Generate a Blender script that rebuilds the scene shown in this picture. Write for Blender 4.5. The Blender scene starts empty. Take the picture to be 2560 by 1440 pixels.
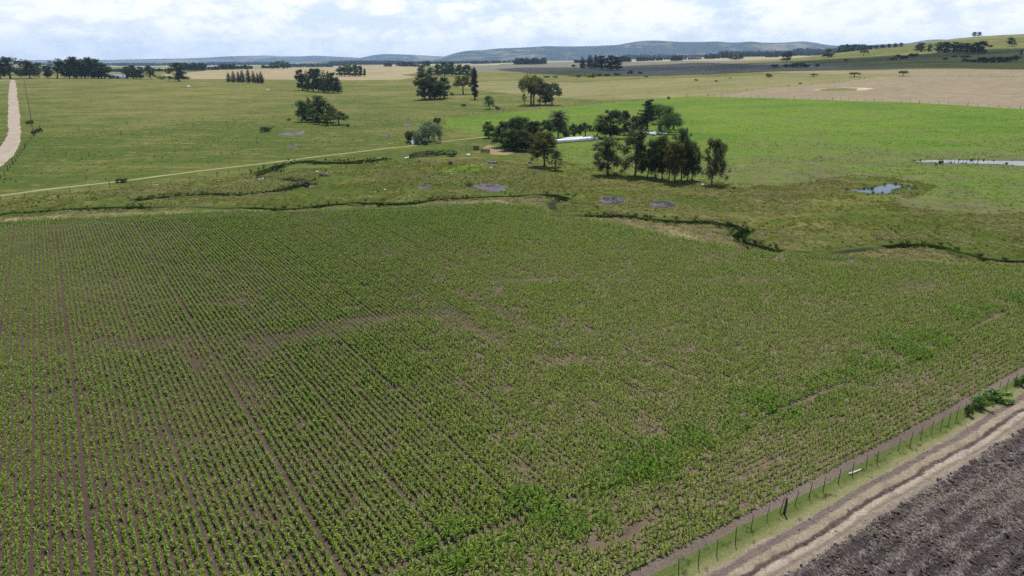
import bpy, math, random, time
import numpy as np
from mathutils import Vector, Matrix
from mathutils.geometry import delaunay_2d_cdt
T0 = time.time()
rng = np.random.default_rng(7)
random.seed(7)
R = math.radians
SC = bpy.context.scene
COL = SC.collection

# ------------------------------------------------------------------ camera
CAM_H, PITCH, FPX = 30.0, R(17.8), 1762.0
cam_d = bpy.data.cameras.new("camera")
cam_d.sensor_width = 36.0
cam_d.lens = 36.0 * FPX / 2560.0
cam_d.clip_start, cam_d.clip_end = 0.5, 90000.0
cam = bpy.data.objects.new("camera", cam_d)
cam.location = (0, 0, CAM_H)
cam.rotation_euler = (math.pi / 2 - PITCH, 0, 0)
COL.objects.link(cam)
SC.camera = cam
SP, CP = math.sin(PITCH), math.cos(PITCH)

# ------------------------------------------------------------------ terrain heights (metres), by bearing and distance
TY = np.array([0, 180, 260, 320, 400, 520, 650, 850, 1100, 1400, 1800, 2500, 4000, 8000, 40000.])
TU = np.array([-0.75, -0.35, 0.0, 0.37, 0.50, 0.60, 0.75])
TH = np.array([
    [0, 0, 0, 1, 2, 3.8, 7, 13, 7, 4, 3, 2, 0, 0, 0],
    [0, 0, 0, .3, 1, 2.5, 5.5, 6, 7, 11, 15, 8, 4, 0, 0],
    [0, 0, 0, 0, 0.2, 1, 2, 5, 9, 14, 18.5, 20, 24, 28, 0],
    [0, 0, 0, .5, 3, 7, 17, 21, 26, 29.5, 33, 38, 60, 92, 0],
    [0, 0, 0, 1, 4, 9.5, 19, 24, 32, 45, 64, 58, 62, 80, 0],
    [0, 0, 0, 1.5, 5.5, 12, 21, 27, 38, 60, 92, 84, 60, 60, 0],
    [0, 0, 0, 2, 7, 15, 24, 29, 44, 68, 103, 92, 36, 6, 0]])
_uf = np.linspace(-0.9, 0.9, 181)
_lf = np.linspace(math.log(60), math.log(40000), 420)
_rows = np.array([np.interp(_lf, np.log(TY + 1), r) for r in TH])
_tab = np.array([np.interp(_uf, TU, _rows[:, j]) for j in range(len(_lf))]).T
def _blur(a, n, ax):
    k = np.hanning(2 * n + 3)[1:-1]; k /= k.sum()
    p = [(0, 0), (0, 0)]; p[ax] = (n, n)
    return np.apply_along_axis(lambda v: np.convolve(v, k, 'valid'), ax, np.pad(a, p, 'edge'))
_tab = _blur(_blur(_tab, 9, 0), 9, 1)

def _bil(u, l):
    fu = np.clip((u + 0.9) / 1.8 * 180, 0, 179.999); fl = np.clip((l - _lf[0]) / (_lf[-1] - _lf[0]) * 419, 0, 418.999)
    i, j = fu.astype(int), fl.astype(int); a, b = fu - i, fl - j
    return (_tab[i, j] * (1 - a) * (1 - b) + _tab[i + 1, j] * a * (1 - b) + _tab[i, j + 1] * (1 - a) * b + _tab[i + 1, j + 1] * a * b)

def seg_dist(P, poly):
    """distance from points P (n,2) to polyline, with the running length along it"""
    poly = np.asarray(poly, float); best = np.full(len(P), 1e9); s = np.zeros(len(P)); acc = 0.0; sg = np.zeros(len(P))
    for a, b in zip(poly[:-1], poly[1:]):
        d = b - a; L = np.hypot(*d)
        if L < 1e-6: continue
        t = np.clip(((P - a) @ d) / L ** 2, 0, 1); q = a + t[:, None] * d
        r = np.hypot(P[:, 0] - q[:, 0], P[:, 1] - q[:, 1]); m = r < best
        cr = d[0] * (P[:, 1] - a[1]) - d[1] * (P[:, 0] - a[0])
        best[m] = r[m]; s[m] = acc + t[m] * L; sg[m] = np.sign(cr[m]); acc += L
    return best, s, sg

def hills(x, y):
    x, y = np.atleast_1d(np.asarray(x, float)), np.atleast_1d(np.asarray(y, float))
    yy = np.maximum(y, 1.0); h = _bil(x / yy, np.log(np.maximum(y, 60.0) + 1))
    w = np.clip((y - 240) / 200, 0, 1)
    bump = 0.9 * np.sin(x / 61 + 1.3) * np.sin(y / 83) + 1.6 * np.sin(x / 173 + y / 241) * np.cos(y / 190 + .7)
    return np.where(y > 200, h, 0.0) + w * bump * np.clip(y / 900, .2, 1.2)

def ray(px, py):
    px, py = np.atleast_1d(np.asarray(px, float)), np.atleast_1d(np.asarray(py, float))
    cx, cy = (px - 1280) / FPX, (720 - py) / FPX
    return cx, CP + cy * SP, -SP + cy * CP

def at(px, py):
    """photo pixels -> ground points (n,3)"""
    dx, dy, dz = ray(px, py)
    t = np.geomspace(25, 30000, 1500)
    hit = np.full(len(dx), np.nan)
    for i in range(len(dx)):
        X, Y, Z = dx[i] * t, dy[i] * t, CAM_H + dz[i] * t
        g = Z - hills(X, Y)
        k = np.argmax(g < 0)
        if g[k] >= 0: hit[i] = t[-1]; continue
        if k == 0: hit[i] = t[0]; continue
        a, b = t[k - 1], t[k]
        for _ in range(25):
            m = .5 * (a + b)
            if CAM_H + dz[i] * m - hills(dx[i] * m, dy[i] * m)[0] < 0: b = m
            else: a = m
        hit[i] = .5 * (a + b)
    X, Y = dx * hit, dy * hit
    return np.stack([X, Y, hills(X, Y)], 1)

def at2(pts):
    pts = np.asarray(pts, float); return at(pts[:, 0], pts[:, 1])[:, :2]

def height_for(P, top_py):
    """height in metres of an upright thing at ground point P whose top is at photo row top_py"""
    c = (720 - top_py) / FPX
    # (z-H)*CP + Y*SP... solve ((dz*CP + Y*SP)) / (Y*CP - dz*SP) = c
    dz = P[1] * (c * CP - SP) / (CP + c * SP)
    return dz + CAM_H - P[2]

def px_m(P):
    return FPX / (P[1] * CP + (CAM_H - P[2]) * SP)

def inpoly(P, poly):
    poly = np.asarray(poly); x, y = P[:, 0], P[:, 1]
    r = np.zeros(len(P), bool)
    lo, hi = poly.min(0), poly.max(0)
    m = (x >= lo[0]) & (x <= hi[0]) & (y >= lo[1]) & (y <= hi[1])
    if not m.any(): return r
    xs, ys = x[m], y[m]; c = np.zeros(len(xs), bool); j = len(poly) - 1
    for i in range(len(poly)):
        xi, yi, xj, yj = poly[i, 0], poly[i, 1], poly[j, 0], poly[j, 1]
        if yi != yj:
            c ^= ((yi > ys) != (yj > ys)) & (xs < (xj - xi) * (ys - yi) / (yj - yi) + xi)
        j = i
    r[m] = c; return r

def fray(poly, step, amp, closed=True, seed=1):
    """subdivide an outline and give it an uneven edge"""
    r = np.random.default_rng(seed); out = []; poly = np.asarray(poly, float); n = len(poly)
    for i in range(n if closed else n - 1):
        a, b = poly[i], poly[(i + 1) % n]; L = np.hypot(*(b - a)); dist = max(1.0, np.hypot(*a) / 100)
        k = max(1, int(L / (step * dist)))
        nn = np.array([-(b - a)[1], (b - a)[0]]) / max(L, 1e-6)
        for q in range(k):
            t = q / k; d = 0 if q == 0 else r.normal() * amp * dist
            out.append(a + (b - a) * t + nn * d)
    if not closed: out.append(poly[-1])
    return np.array(out)

# ------------------------------------------------------------------ mesh helpers
def mesh_np(name, V, F, mats=(), tint=None, smooth=False, attrs=None, matidx=None):
    V = np.asarray(V, np.float32); F = np.asarray(F, np.int32)
    me = bpy.data.meshes.new(name); k = F.shape[1]
    me.vertices.add(len(V)); me.vertices.foreach_set("co", V.ravel())
    me.loops.add(F.size); me.loops.foreach_set("vertex_index", F.ravel())
    me.polygons.add(len(F)); me.polygons.foreach_set("loop_start", np.arange(0, F.size, k, dtype=np.int32))
    if smooth: me.polygons.foreach_set("use_smooth", np.ones(len(F), bool))
    for m in mats: me.materials.append(m)
    if matidx is not None: me.polygons.foreach_set("material_index", np.asarray(matidx, np.int32))
    if tint is not None:
        a = me.attributes.new("tint", 'FLOAT', 'FACE'); a.data.foreach_set("value", np.asarray(tint, np.float32))
    for nm, v in (attrs or {}).items():
        a = me.attributes.new(nm, 'FLOAT', 'POINT'); a.data.foreach_set("value", np.asarray(v, np.float32))
    me.update(calc_edges=True); me.validate(clean_customdata=False)
    return me

def link(name, me, parent=None, loc=None):
    o = bpy.data.objects.new(name, me); COL.objects.link(o)
    if loc is not None: o.location = loc
    if parent is not None: o.parent = parent
    return o

def tag(o, label=None, cat=None, group=None, kind=None):
    if label: o["label"] = label
    if cat: o["category"] = cat
    if group: o["group"] = group
    if kind: o["kind"] = kind
    return o

class MB:
    """collects quads of several shapes for ONE mesh"""
    def __init__(s): s.V = []; s.F = []; s.n = 0; s.M = []
    def add(s, V, F, m=0):
        V = np.asarray(V, float); F = np.asarray(F, int)
        s.V.append(V); s.F.append(F + s.n); s.n += len(V); s.M += [m] * len(F)
    def box(s, c, d, rz=0, m=0, tilt=(0, 0), taper=1.0):
        x, y, z = np.asarray(d) / 2
        V = np.array([[-x, -y, -z], [x, -y, -z], [x, y, -z], [-x, y, -z], [-x * taper, -y * taper, z], [x * taper, -y * taper, z], [x * taper, y * taper, z], [-x * taper, y * taper, z]])
        V[:, 0] += (V[:, 2] + z) * tilt[0]; V[:, 1] += (V[:, 2] + z) * tilt[1]
        ca, sa = math.cos(rz), math.sin(rz)
        V = V @ np.array([[ca, sa, 0], [-sa, ca, 0], [0, 0, 1]]) + np.asarray(c)
        s.add(V, [[3, 2, 1, 0], [4, 5, 6, 7], [0, 1, 5, 4], [1, 2, 6, 5], [2, 3, 7, 6], [3, 0, 4, 7]], m)
    def tube(s, pts, rad, n=6, m=0, cap=True, squash=None):
        pts = np.asarray(pts, float); rad = np.broadcast_to(np.asarray(rad, float), (len(pts),)); V = []
        for i, p in enumerate(pts):
            d = pts[min(i + 1, len(pts) - 1)] - pts[max(i - 1, 0)]; d = d / max(np.linalg.norm(d), 1e-9)
            a = np.cross(d, [0, 0, 1.0] if abs(d[2]) < .9 else [1.0, 0, 0]); a /= np.linalg.norm(a); b = np.cross(a, d)
            for k in range(n):
                t = 2 * math.pi * k / n; V.append(p + rad[i] * (math.cos(t) * a + math.sin(t) * b))
        F = []
        for i in range(len(pts) - 1):
            for k in range(n):
                k2 = (k + 1) % n; F.append([i * n + k, i * n + k2, (i + 1) * n + k2, (i + 1) * n + k])
        if cap:
            V.append(pts[0]); V.append(pts[-1]); c0, c1 = len(V) - 2, len(V) - 1; e = (len(pts) - 1) * n
            for k in range(0, n, 2):
                F.append([c0, (k + 2) % n, k + 1, k]); F.append([c1, e + k, e + k + 1, e + (k + 2) % n])
        s.add(V, F, m)
    def build(s, name, mats, parent=None, smooth=False, loc=None):
        me = mesh_np(name, np.concatenate(s.V), np.concatenate(s.F), mats if isinstance(mats, (list, tuple)) else [mats], smooth=smooth, matidx=s.M)
        return link(name, me, parent, loc)

def empty(name, loc, rz=0):
    o = bpy.data.objects.new(name, None); COL.objects.link(o); o.location = loc; o.rotation_euler = (0, 0, rz)
    o.empty_display_size = .3
    return o
# ------------------------------------------------------------------ regions of the ground, from the photograph's outlines
MAIZE_FAR = [(-420, 580), (0, 557), (150, 548), (300, 543), (450, 535), (600, 528), (750, 530), (850, 526), (1000, 518), (1150, 512), (1240, 509), (1320, 516), (1380, 528), (1450, 545), (1540, 560), (1640, 583), (1740, 603), (1850, 622), (1950, 636), (2050, 641), (2150, 645), (2250, 652), (2400, 662), (2560, 672), (2860, 690)]
MAIZE_NEAR = [(2860, 752), (2700, 838), (2560, 915), (2420, 992), (2220, 1097), (2075, 1177), (1920, 1258), (1760, 1345), (1600, 1432), (1450, 1514), (1250, 1625), (1100, 1700)]
G_MAIZE = np.concatenate([at2(MAIZE_FAR), at2(MAIZE_NEAR), at2([(-900, 1700), (-1300, 1100)])])
FENCE_PX = [(1450, 1545), (1555, 1487), (1697, 1440), (1746, 1417), (1792, 1390), (1838, 1362), (1877, 1327), (1916, 1302), (1949, 1284), (1960, 1286), (1987, 1266), (2022, 1247), (2057, 1230), (2095, 1210), (2130, 1192), (2165, 1173), (2192, 1162), (2211, 1150), (2246, 1128), (2275, 1118), (2301, 1100), (2327, 1088), (2351, 1077), (2371, 1064), (2390, 1050), (2410, 1038), (2430, 1028), (2452, 1014), (2473, 1002), (2495, 988), (2515, 977), (2535, 966), (2556, 952), (2580, 939), (2606, 925), (2634, 910), (2664, 893), (2700, 872)]
G_FENCE = at2(FENCE_PX)
_fd = (G_FENCE[-1] - G_FENCE[2]); _fd /= np.hypot(*_fd); _fn = np.array([_fd[1], -_fd[0]])   # along / away from the maize
# smooth fence line used for the strips beside it
_fx = np.array([(p - G_FENCE[2]) @ _fd for p in G_FENCE]); _fy = np.array([(p - G_FENCE[2]) @ _fn for p in G_FENCE])
_cf = np.polyfit(_fx, _fy, 2)
def strip(off, s0=-60, s1=150, n=60):
    s = np.linspace(s0, s1, n); o = np.polyval(_cf, np.clip(s, -30, 90)) + (off(s) if callable(off) else off)
    return G_FENCE[2] + s[:, None] * _fd + o[:, None] * _fn
def strip_coord(P):
    s = (P - G_FENCE[2]) @ _fd; return s, (P - G_FENCE[2]) @ _fn - np.polyval(_cf, np.clip(s, -30, 90))
def band(o0, o1):
    return np.concatenate([strip(o0), strip(o1)[::-1]])

def pxr(pts, step=None, amp=0, seed=1):
    p = at2(pts); return p if step is None else fray(p, step, amp, True, seed)

def ribbon(px, w, seed=3, amp=.15):
    """a way of width w (m) along a line seen in the photo"""
    c = fray(at2(px), 2.5, 0.0, False); c = c[np.concatenate([[True], np.hypot(*np.diff(c, axis=0).T) > .05])]
    t = np.gradient(c, axis=0); t /= np.hypot(t[:, 0], t[:, 1])[:, None]; n = np.stack([-t[:, 1], t[:, 0]], 1)
    r = np.random.default_rng(seed); W = np.broadcast_to(np.asarray(w, float), (len(c),)) / 2
    return np.concatenate([c + n * (W * (1 + amp * r.normal(size=len(c))))[:, None], (c - n * (W * (1 + amp * r.normal(size=len(c))))[:, None])[::-1]])

CREEK_A = at2([(-300, 545), (-60, 541), (60, 532), (185, 522), (275, 519), (375, 519), (475, 515), (575, 520), (640, 520), (700, 524), (760, 521), (815, 512), (877, 509), (952, 511), (1040, 506), (1102, 497), (1190, 494), (1246, 491), (1313, 490), (1379, 488), (1415, 497), (1379, 507), (1384, 522), (1400, 536), (1459, 540), (1512, 539), (1565, 540), (1618, 547), (1685, 553), (1756, 556), (1817, 563), (1865, 575), (1844, 589), (1862, 606), (1934, 626), (2051, 634), (2092, 630), (2161, 622), (2215, 617), (2297, 611), (2352, 619), (2393, 632), (2448, 646), (2516, 653), (2600, 655), (2800, 662)])
CREEK_B = at2([(330, 500), (430, 489), (520, 485), (600, 487), (640, 482), (702, 477), (735, 466), (765, 462)])
CREEK_C = at2([(650, 438), (672, 424), (702, 412), (735, 407), (765, 403), (800, 405), (827, 406), (860, 407), (915, 401), (977, 396)])
CREEK_D = at2([(690, 445), (720, 449), (760, 452), (795, 450)])
DITCHES = [(CREEK_A, 1.8, 2.2), (CREEK_B, 1.5, 1.8), (CREEK_C, 3.0, 2.6), (CREEK_D, 1.2, .9)]   # line, half width, depth
def ditch_par(k, s):
    hw, dp = DITCHES[k][1:]
    f = .85 + .3 * np.sin(s / 7.3 + k) + .28 * np.sin(s / 3.1 + 2 * k) + .25 * np.sin(s / 1.15 + 1.7 * np.sin(s / 4.0))
    g = np.clip(.50 + .55 * np.sin(s / 14 + k * 2) + .45 * np.sin(s / 5.5) + .2 * np.sin(s / 2.3), .06, 1.2)
    if k in (1, 2): g = np.clip(g, .75, 1.2)
    if k == 0: g = g * np.interp(s, [0, 60, 90], [.35, .6, 1])
    return hw * np.clip(f, .3, 2), dp * g

REG = []   # (name, polygon, material key)
def reg(name, poly, mat): REG.append((name, np.asarray(poly), mat))
# far fields first, nearer ones over them
reg("stubble_field", pxr([(400, 187), (520, 176), (640, 172), (760, 169), (900, 165), (1060, 168), (1055, 182), (1000, 186), (1040, 193), (1000, 199), (850, 200), (640, 198), (470, 197)], 8, .25, 1), "tan_far")
reg("ploughed_land", pxr([(1165, 168), (1290, 158), (1500, 153), (1760, 153), (1990, 158), (2300, 167), (2100, 171), (1900, 178), (1740, 186), (1600, 190), (1440, 176), (1290, 179), (1190, 180)], 8, .2, 2), "dark_far")
reg("dry_field", pxr([(1090, 205), (1160, 205), (1300, 203), (1440, 207), (1640, 196), (1800, 193), (1920, 186), (2300, 172), (2560, 176), (2760, 180), (2760, 290), (2560, 273), (2400, 264), (2145, 254), (1920, 246), (1760, 242), (1640, 246), (1500, 250), (1330, 240), (1200, 225)], 6, .2, 3), "dry_far")
reg("stubble_field", pxr([(1760, 241), (1840, 233), (1920, 221), (2070, 210), (2195, 193), (2345, 191), (2560, 192), (2760, 194), (2760, 290), (2560, 273), (2345, 261), (2145, 254), (1920, 246)], 6, .1, 4), "brown_field")
reg("stubble_field", pxr([(1900, 181), (2060, 183), (2200, 184), (2330, 189), (2560, 190), (2760, 192), (2760, 178), (2560, 175), (2400, 173), (2200, 176), (2000, 178)], 6, .1, 5), "brown_field")
reg("fallow_patch", pxr([(2030, 224), (2060, 221), (2110, 219), (2160, 219), (2185, 221), (2160, 225), (2110, 227), (2060, 227)], 2, .3, 6), "pale_patch")
reg("fallow_patch", pxr([(2046, 224), (2070, 221), (2110, 220), (2145, 221), (2140, 226), (2090, 227.5), (2055, 227)], 2, .3, 7), "grass_patch")
reg("green_crop_field", pxr([(1104, 318), (1112, 298), (1180, 288), (1280, 280), (1430, 266), (1580, 254), (1642, 246), (1717, 242), (1920, 245), (2145, 253), (2345, 260), (2560, 273), (2760, 287), (2760, 548), (2560, 540), (2450, 533), (2379, 529), (2300, 520), (2215, 506), (2297, 487), (2338, 468), (2243, 452), (2161, 443), (2106, 448), (2024, 460), (1942, 470), (1860, 468), (1790, 464), (1700, 458), (1600, 447), (1485, 428), (1419, 412), (1290, 385), (1380, 370), (1290, 372), (1235, 345), (1180, 335)], 3, .35, 8), "green_field")
reg("grass_patch", pxr([(1090, 424), (1130, 420), (1170, 412), (1240, 409), (1262, 418), (1236, 427), (1180, 428), (1120, 430)], 2.5, .4, 9), "lush_patch")
reg("bare_soil_patch", pxr([(1262, 388), (1290, 380), (1222, 362), (1205, 372), (1225, 385)], 2, .3, 10), "bare_patch")
reg("farm_path", ribbon([(-300, 521), (-150, 506), (0, 489), (125, 472), (287, 455), (332, 449), (500, 427), (640, 411), (797, 391), (965, 371), (1077, 359), (1140, 350), (1215, 342)], 1.75, 11, .22), "path")
reg("dirt_road", fray(at2([(-20, 202), (25, 200), (22, 225), (20.5, 250), (20, 275), (20, 300), (20.5, 325), (18, 340), (2, 366), (-60, 395), (-330, 440), (-330, 472), (0, 417), (20, 401), (36, 385), (46, 368), (51, 350), (52.5, 330), (50.5, 300), (46, 260), (41.5, 225), (38, 200), (30, 199.0), (-20, 200)]), 1.2, .05, True, 44), "road")
reg("pond", pxr([(2288, 402), (2310, 400.5), (2330, 399), (2400, 399), (2480, 401), (2560, 402), (2760, 408), (2760, 428), (2560, 414), (2500, 410), (2440, 408), (2390, 408), (2360, 407), (2340, 405), (2305, 405)], 2, .1, 12), "water")
reg("pond", pxr([(2120, 474), (2150, 473), (2182, 472), (2200, 465), (2212, 459), (2240, 460), (2260, 464), (2240, 470), (2226, 474), (2230, 480), (2220, 484), (2180, 481.5), (2140, 478)], 1.0, .12, 13), "water")
reg("pond", pxr([(2270, 470), (2288, 469.5), (2288, 472), (2270, 472)]), "water")
reg("pond", pxr([(638, 441), (646, 438), (658, 436), (664, 440), (655, 444), (640, 444)], 1, .1, 14), "water")
reg("pond", pxr([(770, 470), (776, 464), (786, 459), (787, 463), (780, 468), (774, 471)], 1, .08, 15), "water")
reg("pond", pxr([(735, 453), (752, 451), (752, 454), (737, 455)]), "water")
reg("pond", pxr([(1021, 349), (1034, 350), (1037, 356), (1032, 361), (1024, 361), (1026, 355)], 1, .1, 16), "water")
reg("pond", pxr([(530, 489), (575, 488), (578, 491), (534, 491)]), "water")
reg("dry_verge", np.concatenate([fray(at2([(-420, 566), (0, 548), (150, 536), (300, 532), (450, 529), (600, 523), (700, 527), (800, 521), (950, 515), (1080, 510), (1180, 502), (1290, 496), (1365, 500), (1366, 515), (1378, 532), (1450, 543), (1560, 545), (1700, 560), (1800, 572), (1835, 592), (1852, 612), (1930, 632), (2050, 641), (2120, 634), (2230, 624), (2320, 621), (2370, 637), (2450, 651), (2560, 660), (2860, 680)]), 1.5, .25, False, 17), at2([(2860, 720), (2560, 700), (2250, 680), (1950, 660), (1640, 610), (1380, 555), (1150, 530), (600, 550), (0, 575), (-420, 600)])]), "verge")
_mz = np.concatenate([fray(at2(MAIZE_FAR), 1.2, .18, False, 18), at2(MAIZE_NEAR), at2([(-900, 1700), (-1300, 1100)])])
reg("maize_field", _mz, "maize_soil")
SO = dict(soil0=-1.5, grass0=-.75, grass1=1.0, plough=3.95)
def _jit(o, a, seed):
    r = np.random.default_rng(seed); return strip(lambda s: o + a * .45 * r.normal(size=len(s)) + a * np.sin(s / 2.3 + seed) * .5 + a * .4 * np.sin(s / .9 + 2 * seed), n=900)
reg("soil_strip", np.concatenate([strip(-1.55), _jit(-.7, .12, 1)[::-1]]), "strip_soil")
_gt, _tr, _pl = _jit(-.7, .12, 1), _jit(1.05, .12, 2), _jit(3.95, .2, 3)
reg("grass_verge", np.concatenate([_gt, _tr[::-1]]), "verge_grass")
reg("farm_track", np.concatenate([_tr, _pl[::-1]]), "track")
reg("ploughed_field", np.concatenate([_pl, strip(60)[::-1]]), "plough")

# ------------------------------------------------------------------ ground points
def build_ground(mats):
    pts = []
    rr = np.geomspace(14, 17900, 240); th = np.radians(np.linspace(-64, 64, 150))
    for i, q in enumerate(rr):
        t = th + (i % 2) * (th[1] - th[0]) / 2
        pts.append(np.stack([q * np.sin(t), q * np.cos(t)], 1))
    pts.append(np.array([[-40., -30], [0, -30], [40, -30]]))
    for k, (line, hw, dp) in enumerate(DITCHES):
        c = fray(line, .5, .0, False, 30 + k); t = np.gradient(c, axis=0); t /= np.maximum(np.hypot(t[:, 0], t[:, 1])[:, None], 1e-6); n = np.stack([-t[:, 1], t[:, 0]], 1)
        _, s, _ = seg_dist(c, line); w, _ = ditch_par(k, s)
        for f in (-2.2, -1.25, -1.0, -.9, -.45, 0, .45, .9, 1.0, 1.25, 2.2):
            pts.append(c + n * (w * f)[:, None])
    ss = np.arange(-22, 95, .4)
    for o in np.arange(1.15, 3.9, .22): pts.append(G_FENCE[2] + ss[:, None] * _fd + (o + np.polyval(_cf, np.clip(ss, -30, 90)))[:, None] * _fn + rng.normal(size=(len(ss), 2)) * .04)
    sg, og = np.meshgrid(np.arange(-8, 80, .42), np.arange(4.2, 34, .42)); sg = sg.ravel() + rng.normal(size=sg.size) * .12; og = og.ravel() + rng.normal(size=og.size) * .12
    m = og < 5 + (sg + 8) * .9; sg, og = sg[m], og[m]
    pts.append(G_FENCE[2] + sg[:, None] * _fd + (og + np.polyval(_cf, np.clip(sg, -30, 90)))[:, None] * _fn)
    P = np.concatenate(pts)
    # spare the points that fall on an outline
    V2 = [tuple(p) for p in P]; E = []
    for nm, poly, _ in REG:
        i0 = len(V2); V2 += [tuple(p) for p in poly]; n = len(poly)
        E += [(i0 + j, i0 + (j + 1) % n) for j in range(n)]
    vo, eo, fo, *_ = delaunay_2d_cdt([Vector(v) for v in V2], E, [], 0, 1e-3)
    V = np.array([(v.x, v.y) for v in vo]); F = np.array([f for f in fo if len(f) == 3])
    z = hills(V[:, 0], V[:, 1])
    near = (V[:, 1] < 400) & (np.hypot(V[:, 0], V[:, 1]) < 400)
    for k, (line, hw, dp) in enumerate(DITCHES):
        idx = np.where(near)[0]; d, s, _ = seg_dist(V[idx], line); w, dep = ditch_par(k, s); q = d / w
        end = np.clip(np.minimum(s, s.max() - s) / 4, 0, 1)
        cut = np.interp(q, [0, .45, .9, 1.0, 1.25, 2.2], [1, .95, .85, .12, .03, 0]) * dep * end
        z[idx] -= np.where(q < 2.2, cut, 0)
    C = V[F].mean(1); rid = np.full(len(F), -1)
    for i, (nm, poly, m) in enumerate(REG): rid[inpoly(C, poly)] = i
    for i, (nm, poly, m) in enumerate(REG):
        if m == "water":
            vi = np.unique(F[rid == i]); 
            if len(vi): z[vi] = z[vi].min() - .08
    sA, oA = strip_coord(V); nr = V[:, 1] < 130
    wv = .12 * np.sin(sA / 4.1) + .07 * np.sin(sA / 1.7 + 1)
    for c, wd, dp in ((1.42, .26, .07), (2.52, .24, .09)):
        z -= np.where(nr, dp * np.exp(-((oA - c - wv) / wd) ** 2), 0)
    z += np.where(nr & (oA > 4.1) & (oA < 36), .075 * rng.normal(size=len(z)) + .02 * np.sin(oA * 2 * math.pi / 1.4 + 3 * np.sin(sA / 9)) + .05, 0)
    oS = np.where(nr, oA - wv, 50)
    V3 = np.column_stack([V, z])
    a = V3[F]; cr = (a[:, 1, 0] - a[:, 0, 0]) * (a[:, 2, 1] - a[:, 0, 1]) - (a[:, 1, 1] - a[:, 0, 1]) * (a[:, 2, 0] - a[:, 0, 0])
    F[cr < 0] = F[cr < 0][:, ::-1]
    dd = [seg_dist(V, DITCHES[k][0])[0] for k in range(4)]; pd = [seg_dist(V, np.concatenate([q[1], q[1][:1]]))[0] + .9 for q in REG if q[2] == 'water']; wet = np.minimum(np.min(dd, axis=0), np.min(pd, axis=0))
    out = {}
    for i in range(-1, len(REG)):
        f = F[rid == i]
        if not len(f): continue
        u, inv = np.unique(f, return_inverse=True)
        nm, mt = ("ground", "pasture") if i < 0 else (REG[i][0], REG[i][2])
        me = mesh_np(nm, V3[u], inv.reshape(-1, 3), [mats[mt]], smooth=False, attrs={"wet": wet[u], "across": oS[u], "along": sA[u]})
        me.polygons.foreach_set("use_smooth", (wet[f].min(1) > 4.5) & (mt not in ("water", "plough")))
        o = link(nm, me); tag(o, kind="structure"); out.setdefault(nm, o)
    return out
# ------------------------------------------------------------------ materials
class NT:
    def __init__(s, name, rough=.9, spec=.04):
        s.m = bpy.data.materials.new(name); s.m.use_nodes = True; s.t = s.m.node_tree
        s.p = s.t.nodes["Principled BSDF"]; s.p.inputs["Roughness"].default_value = rough
        s.p.inputs["Specular IOR Level"].default_value = spec
    def n(s, k, **kw):
        x = s.t.nodes.new(k)
        for a, b in kw.items(): setattr(x, a, b)
        return x
    def put(s, sock, v):
        if hasattr(v, "is_output"): s.t.links.new(v, sock)
        elif isinstance(v, (tuple, list)) and len(v) == 3 and sock.type == 'RGBA': sock.default_value = (*v, 1)
        else: sock.default_value = v
    @property
    def pos(s): return s.n("ShaderNodeNewGeometry").outputs["Position"]
    @property
    def obj(s): return s.n("ShaderNodeTexCoord").outputs["Object"]
    @property
    def rnd(s): return s.n("ShaderNodeObjectInfo").outputs["Random"]
    def attr(s, nm, inst=False):
        a = s.n("ShaderNodeAttribute"); a.attribute_name = nm
        if inst: a.attribute_type = 'INSTANCER'
        return a.outputs["Fac"]
    def scale(s, v, sc, rz=0):
        x = s.n("ShaderNodeMapping"); s.put(x.inputs["Vector"], v); x.inputs["Scale"].default_value = sc; x.inputs["Rotation"].default_value = (0, 0, rz); return x.outputs[0]
    def noise(s, sc, det=3, v=None, ro=.55, dist=0):
        x = s.n("ShaderNodeTexNoise"); s.put(x.inputs["Vector"], s.pos if v is None else v)
        x.inputs["Scale"].default_value = sc; x.inputs["Detail"].default_value = det; x.inputs["Roughness"].default_value = ro; x.inputs["Distortion"].default_value = dist
        return x.outputs["Fac"]
    def mth(s, op, a, b=0.0, c=None):
        x = s.n("ShaderNodeMath", operation=op); s.put(x.inputs[0], a); s.put(x.inputs[1], b)
        if c is not None: s.put(x.inputs[2], c)
        return x.outputs[0]
    def rng(s, v, a, b, c=0.0, d=1.0):
        x = s.n("ShaderNodeMapRange"); s.put(x.inputs[0], v)
        for i, q in enumerate((a, b, c, d)): x.inputs[i + 1].default_value = q
        return x.outputs[0]
    def mix(s, f, a, b, mode='MIX'):
        x = s.n("ShaderNodeMix", data_type='RGBA', blend_type=mode); s.put(x.inputs[0], f); s.put(x.inputs[6], a); s.put(x.inputs[7], b); return x.outputs[2]
    def mul(s, c, f):
        x = s.n("ShaderNodeVectorMath", operation='SCALE'); s.put(x.inputs[0], c); s.put(x.inputs["Scale"], f); return x.outputs[0]
    def bump(s, h, st=.5, d=.1):
        x = s.n("ShaderNodeBump"); s.put(x.inputs["Height"], h); x.inputs["Strength"].default_value = st; x.inputs["Distance"].default_value = d
        s.t.links.new(x.outputs[0], s.p.inputs["Normal"])
    def col(s, c): s.put(s.p.inputs["Base Color"], c); return s.m

GAIN = 1.0
def wetmix(t, c):
    w = t.attr("wet"); jag = t.mth('MULTIPLY', t.noise(.9, 3), 1.6)
    c = t.mix(t.rng(t.mth('SUBTRACT', w, jag), .9, 3.4, 1, 0), c, t.mix(.5, c, (.050, .072, .014)))
    c = t.mix(t.mth('MULTIPLY', t.rng(t.mth('SUBTRACT', w, t.mth('MULTIPLY', jag, .6)), .1, .8, .9, 0), t.rng(t.noise(.10, 3), .36, .50, .2, 1)), c, (.020, .017, .011))
    return c

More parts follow.
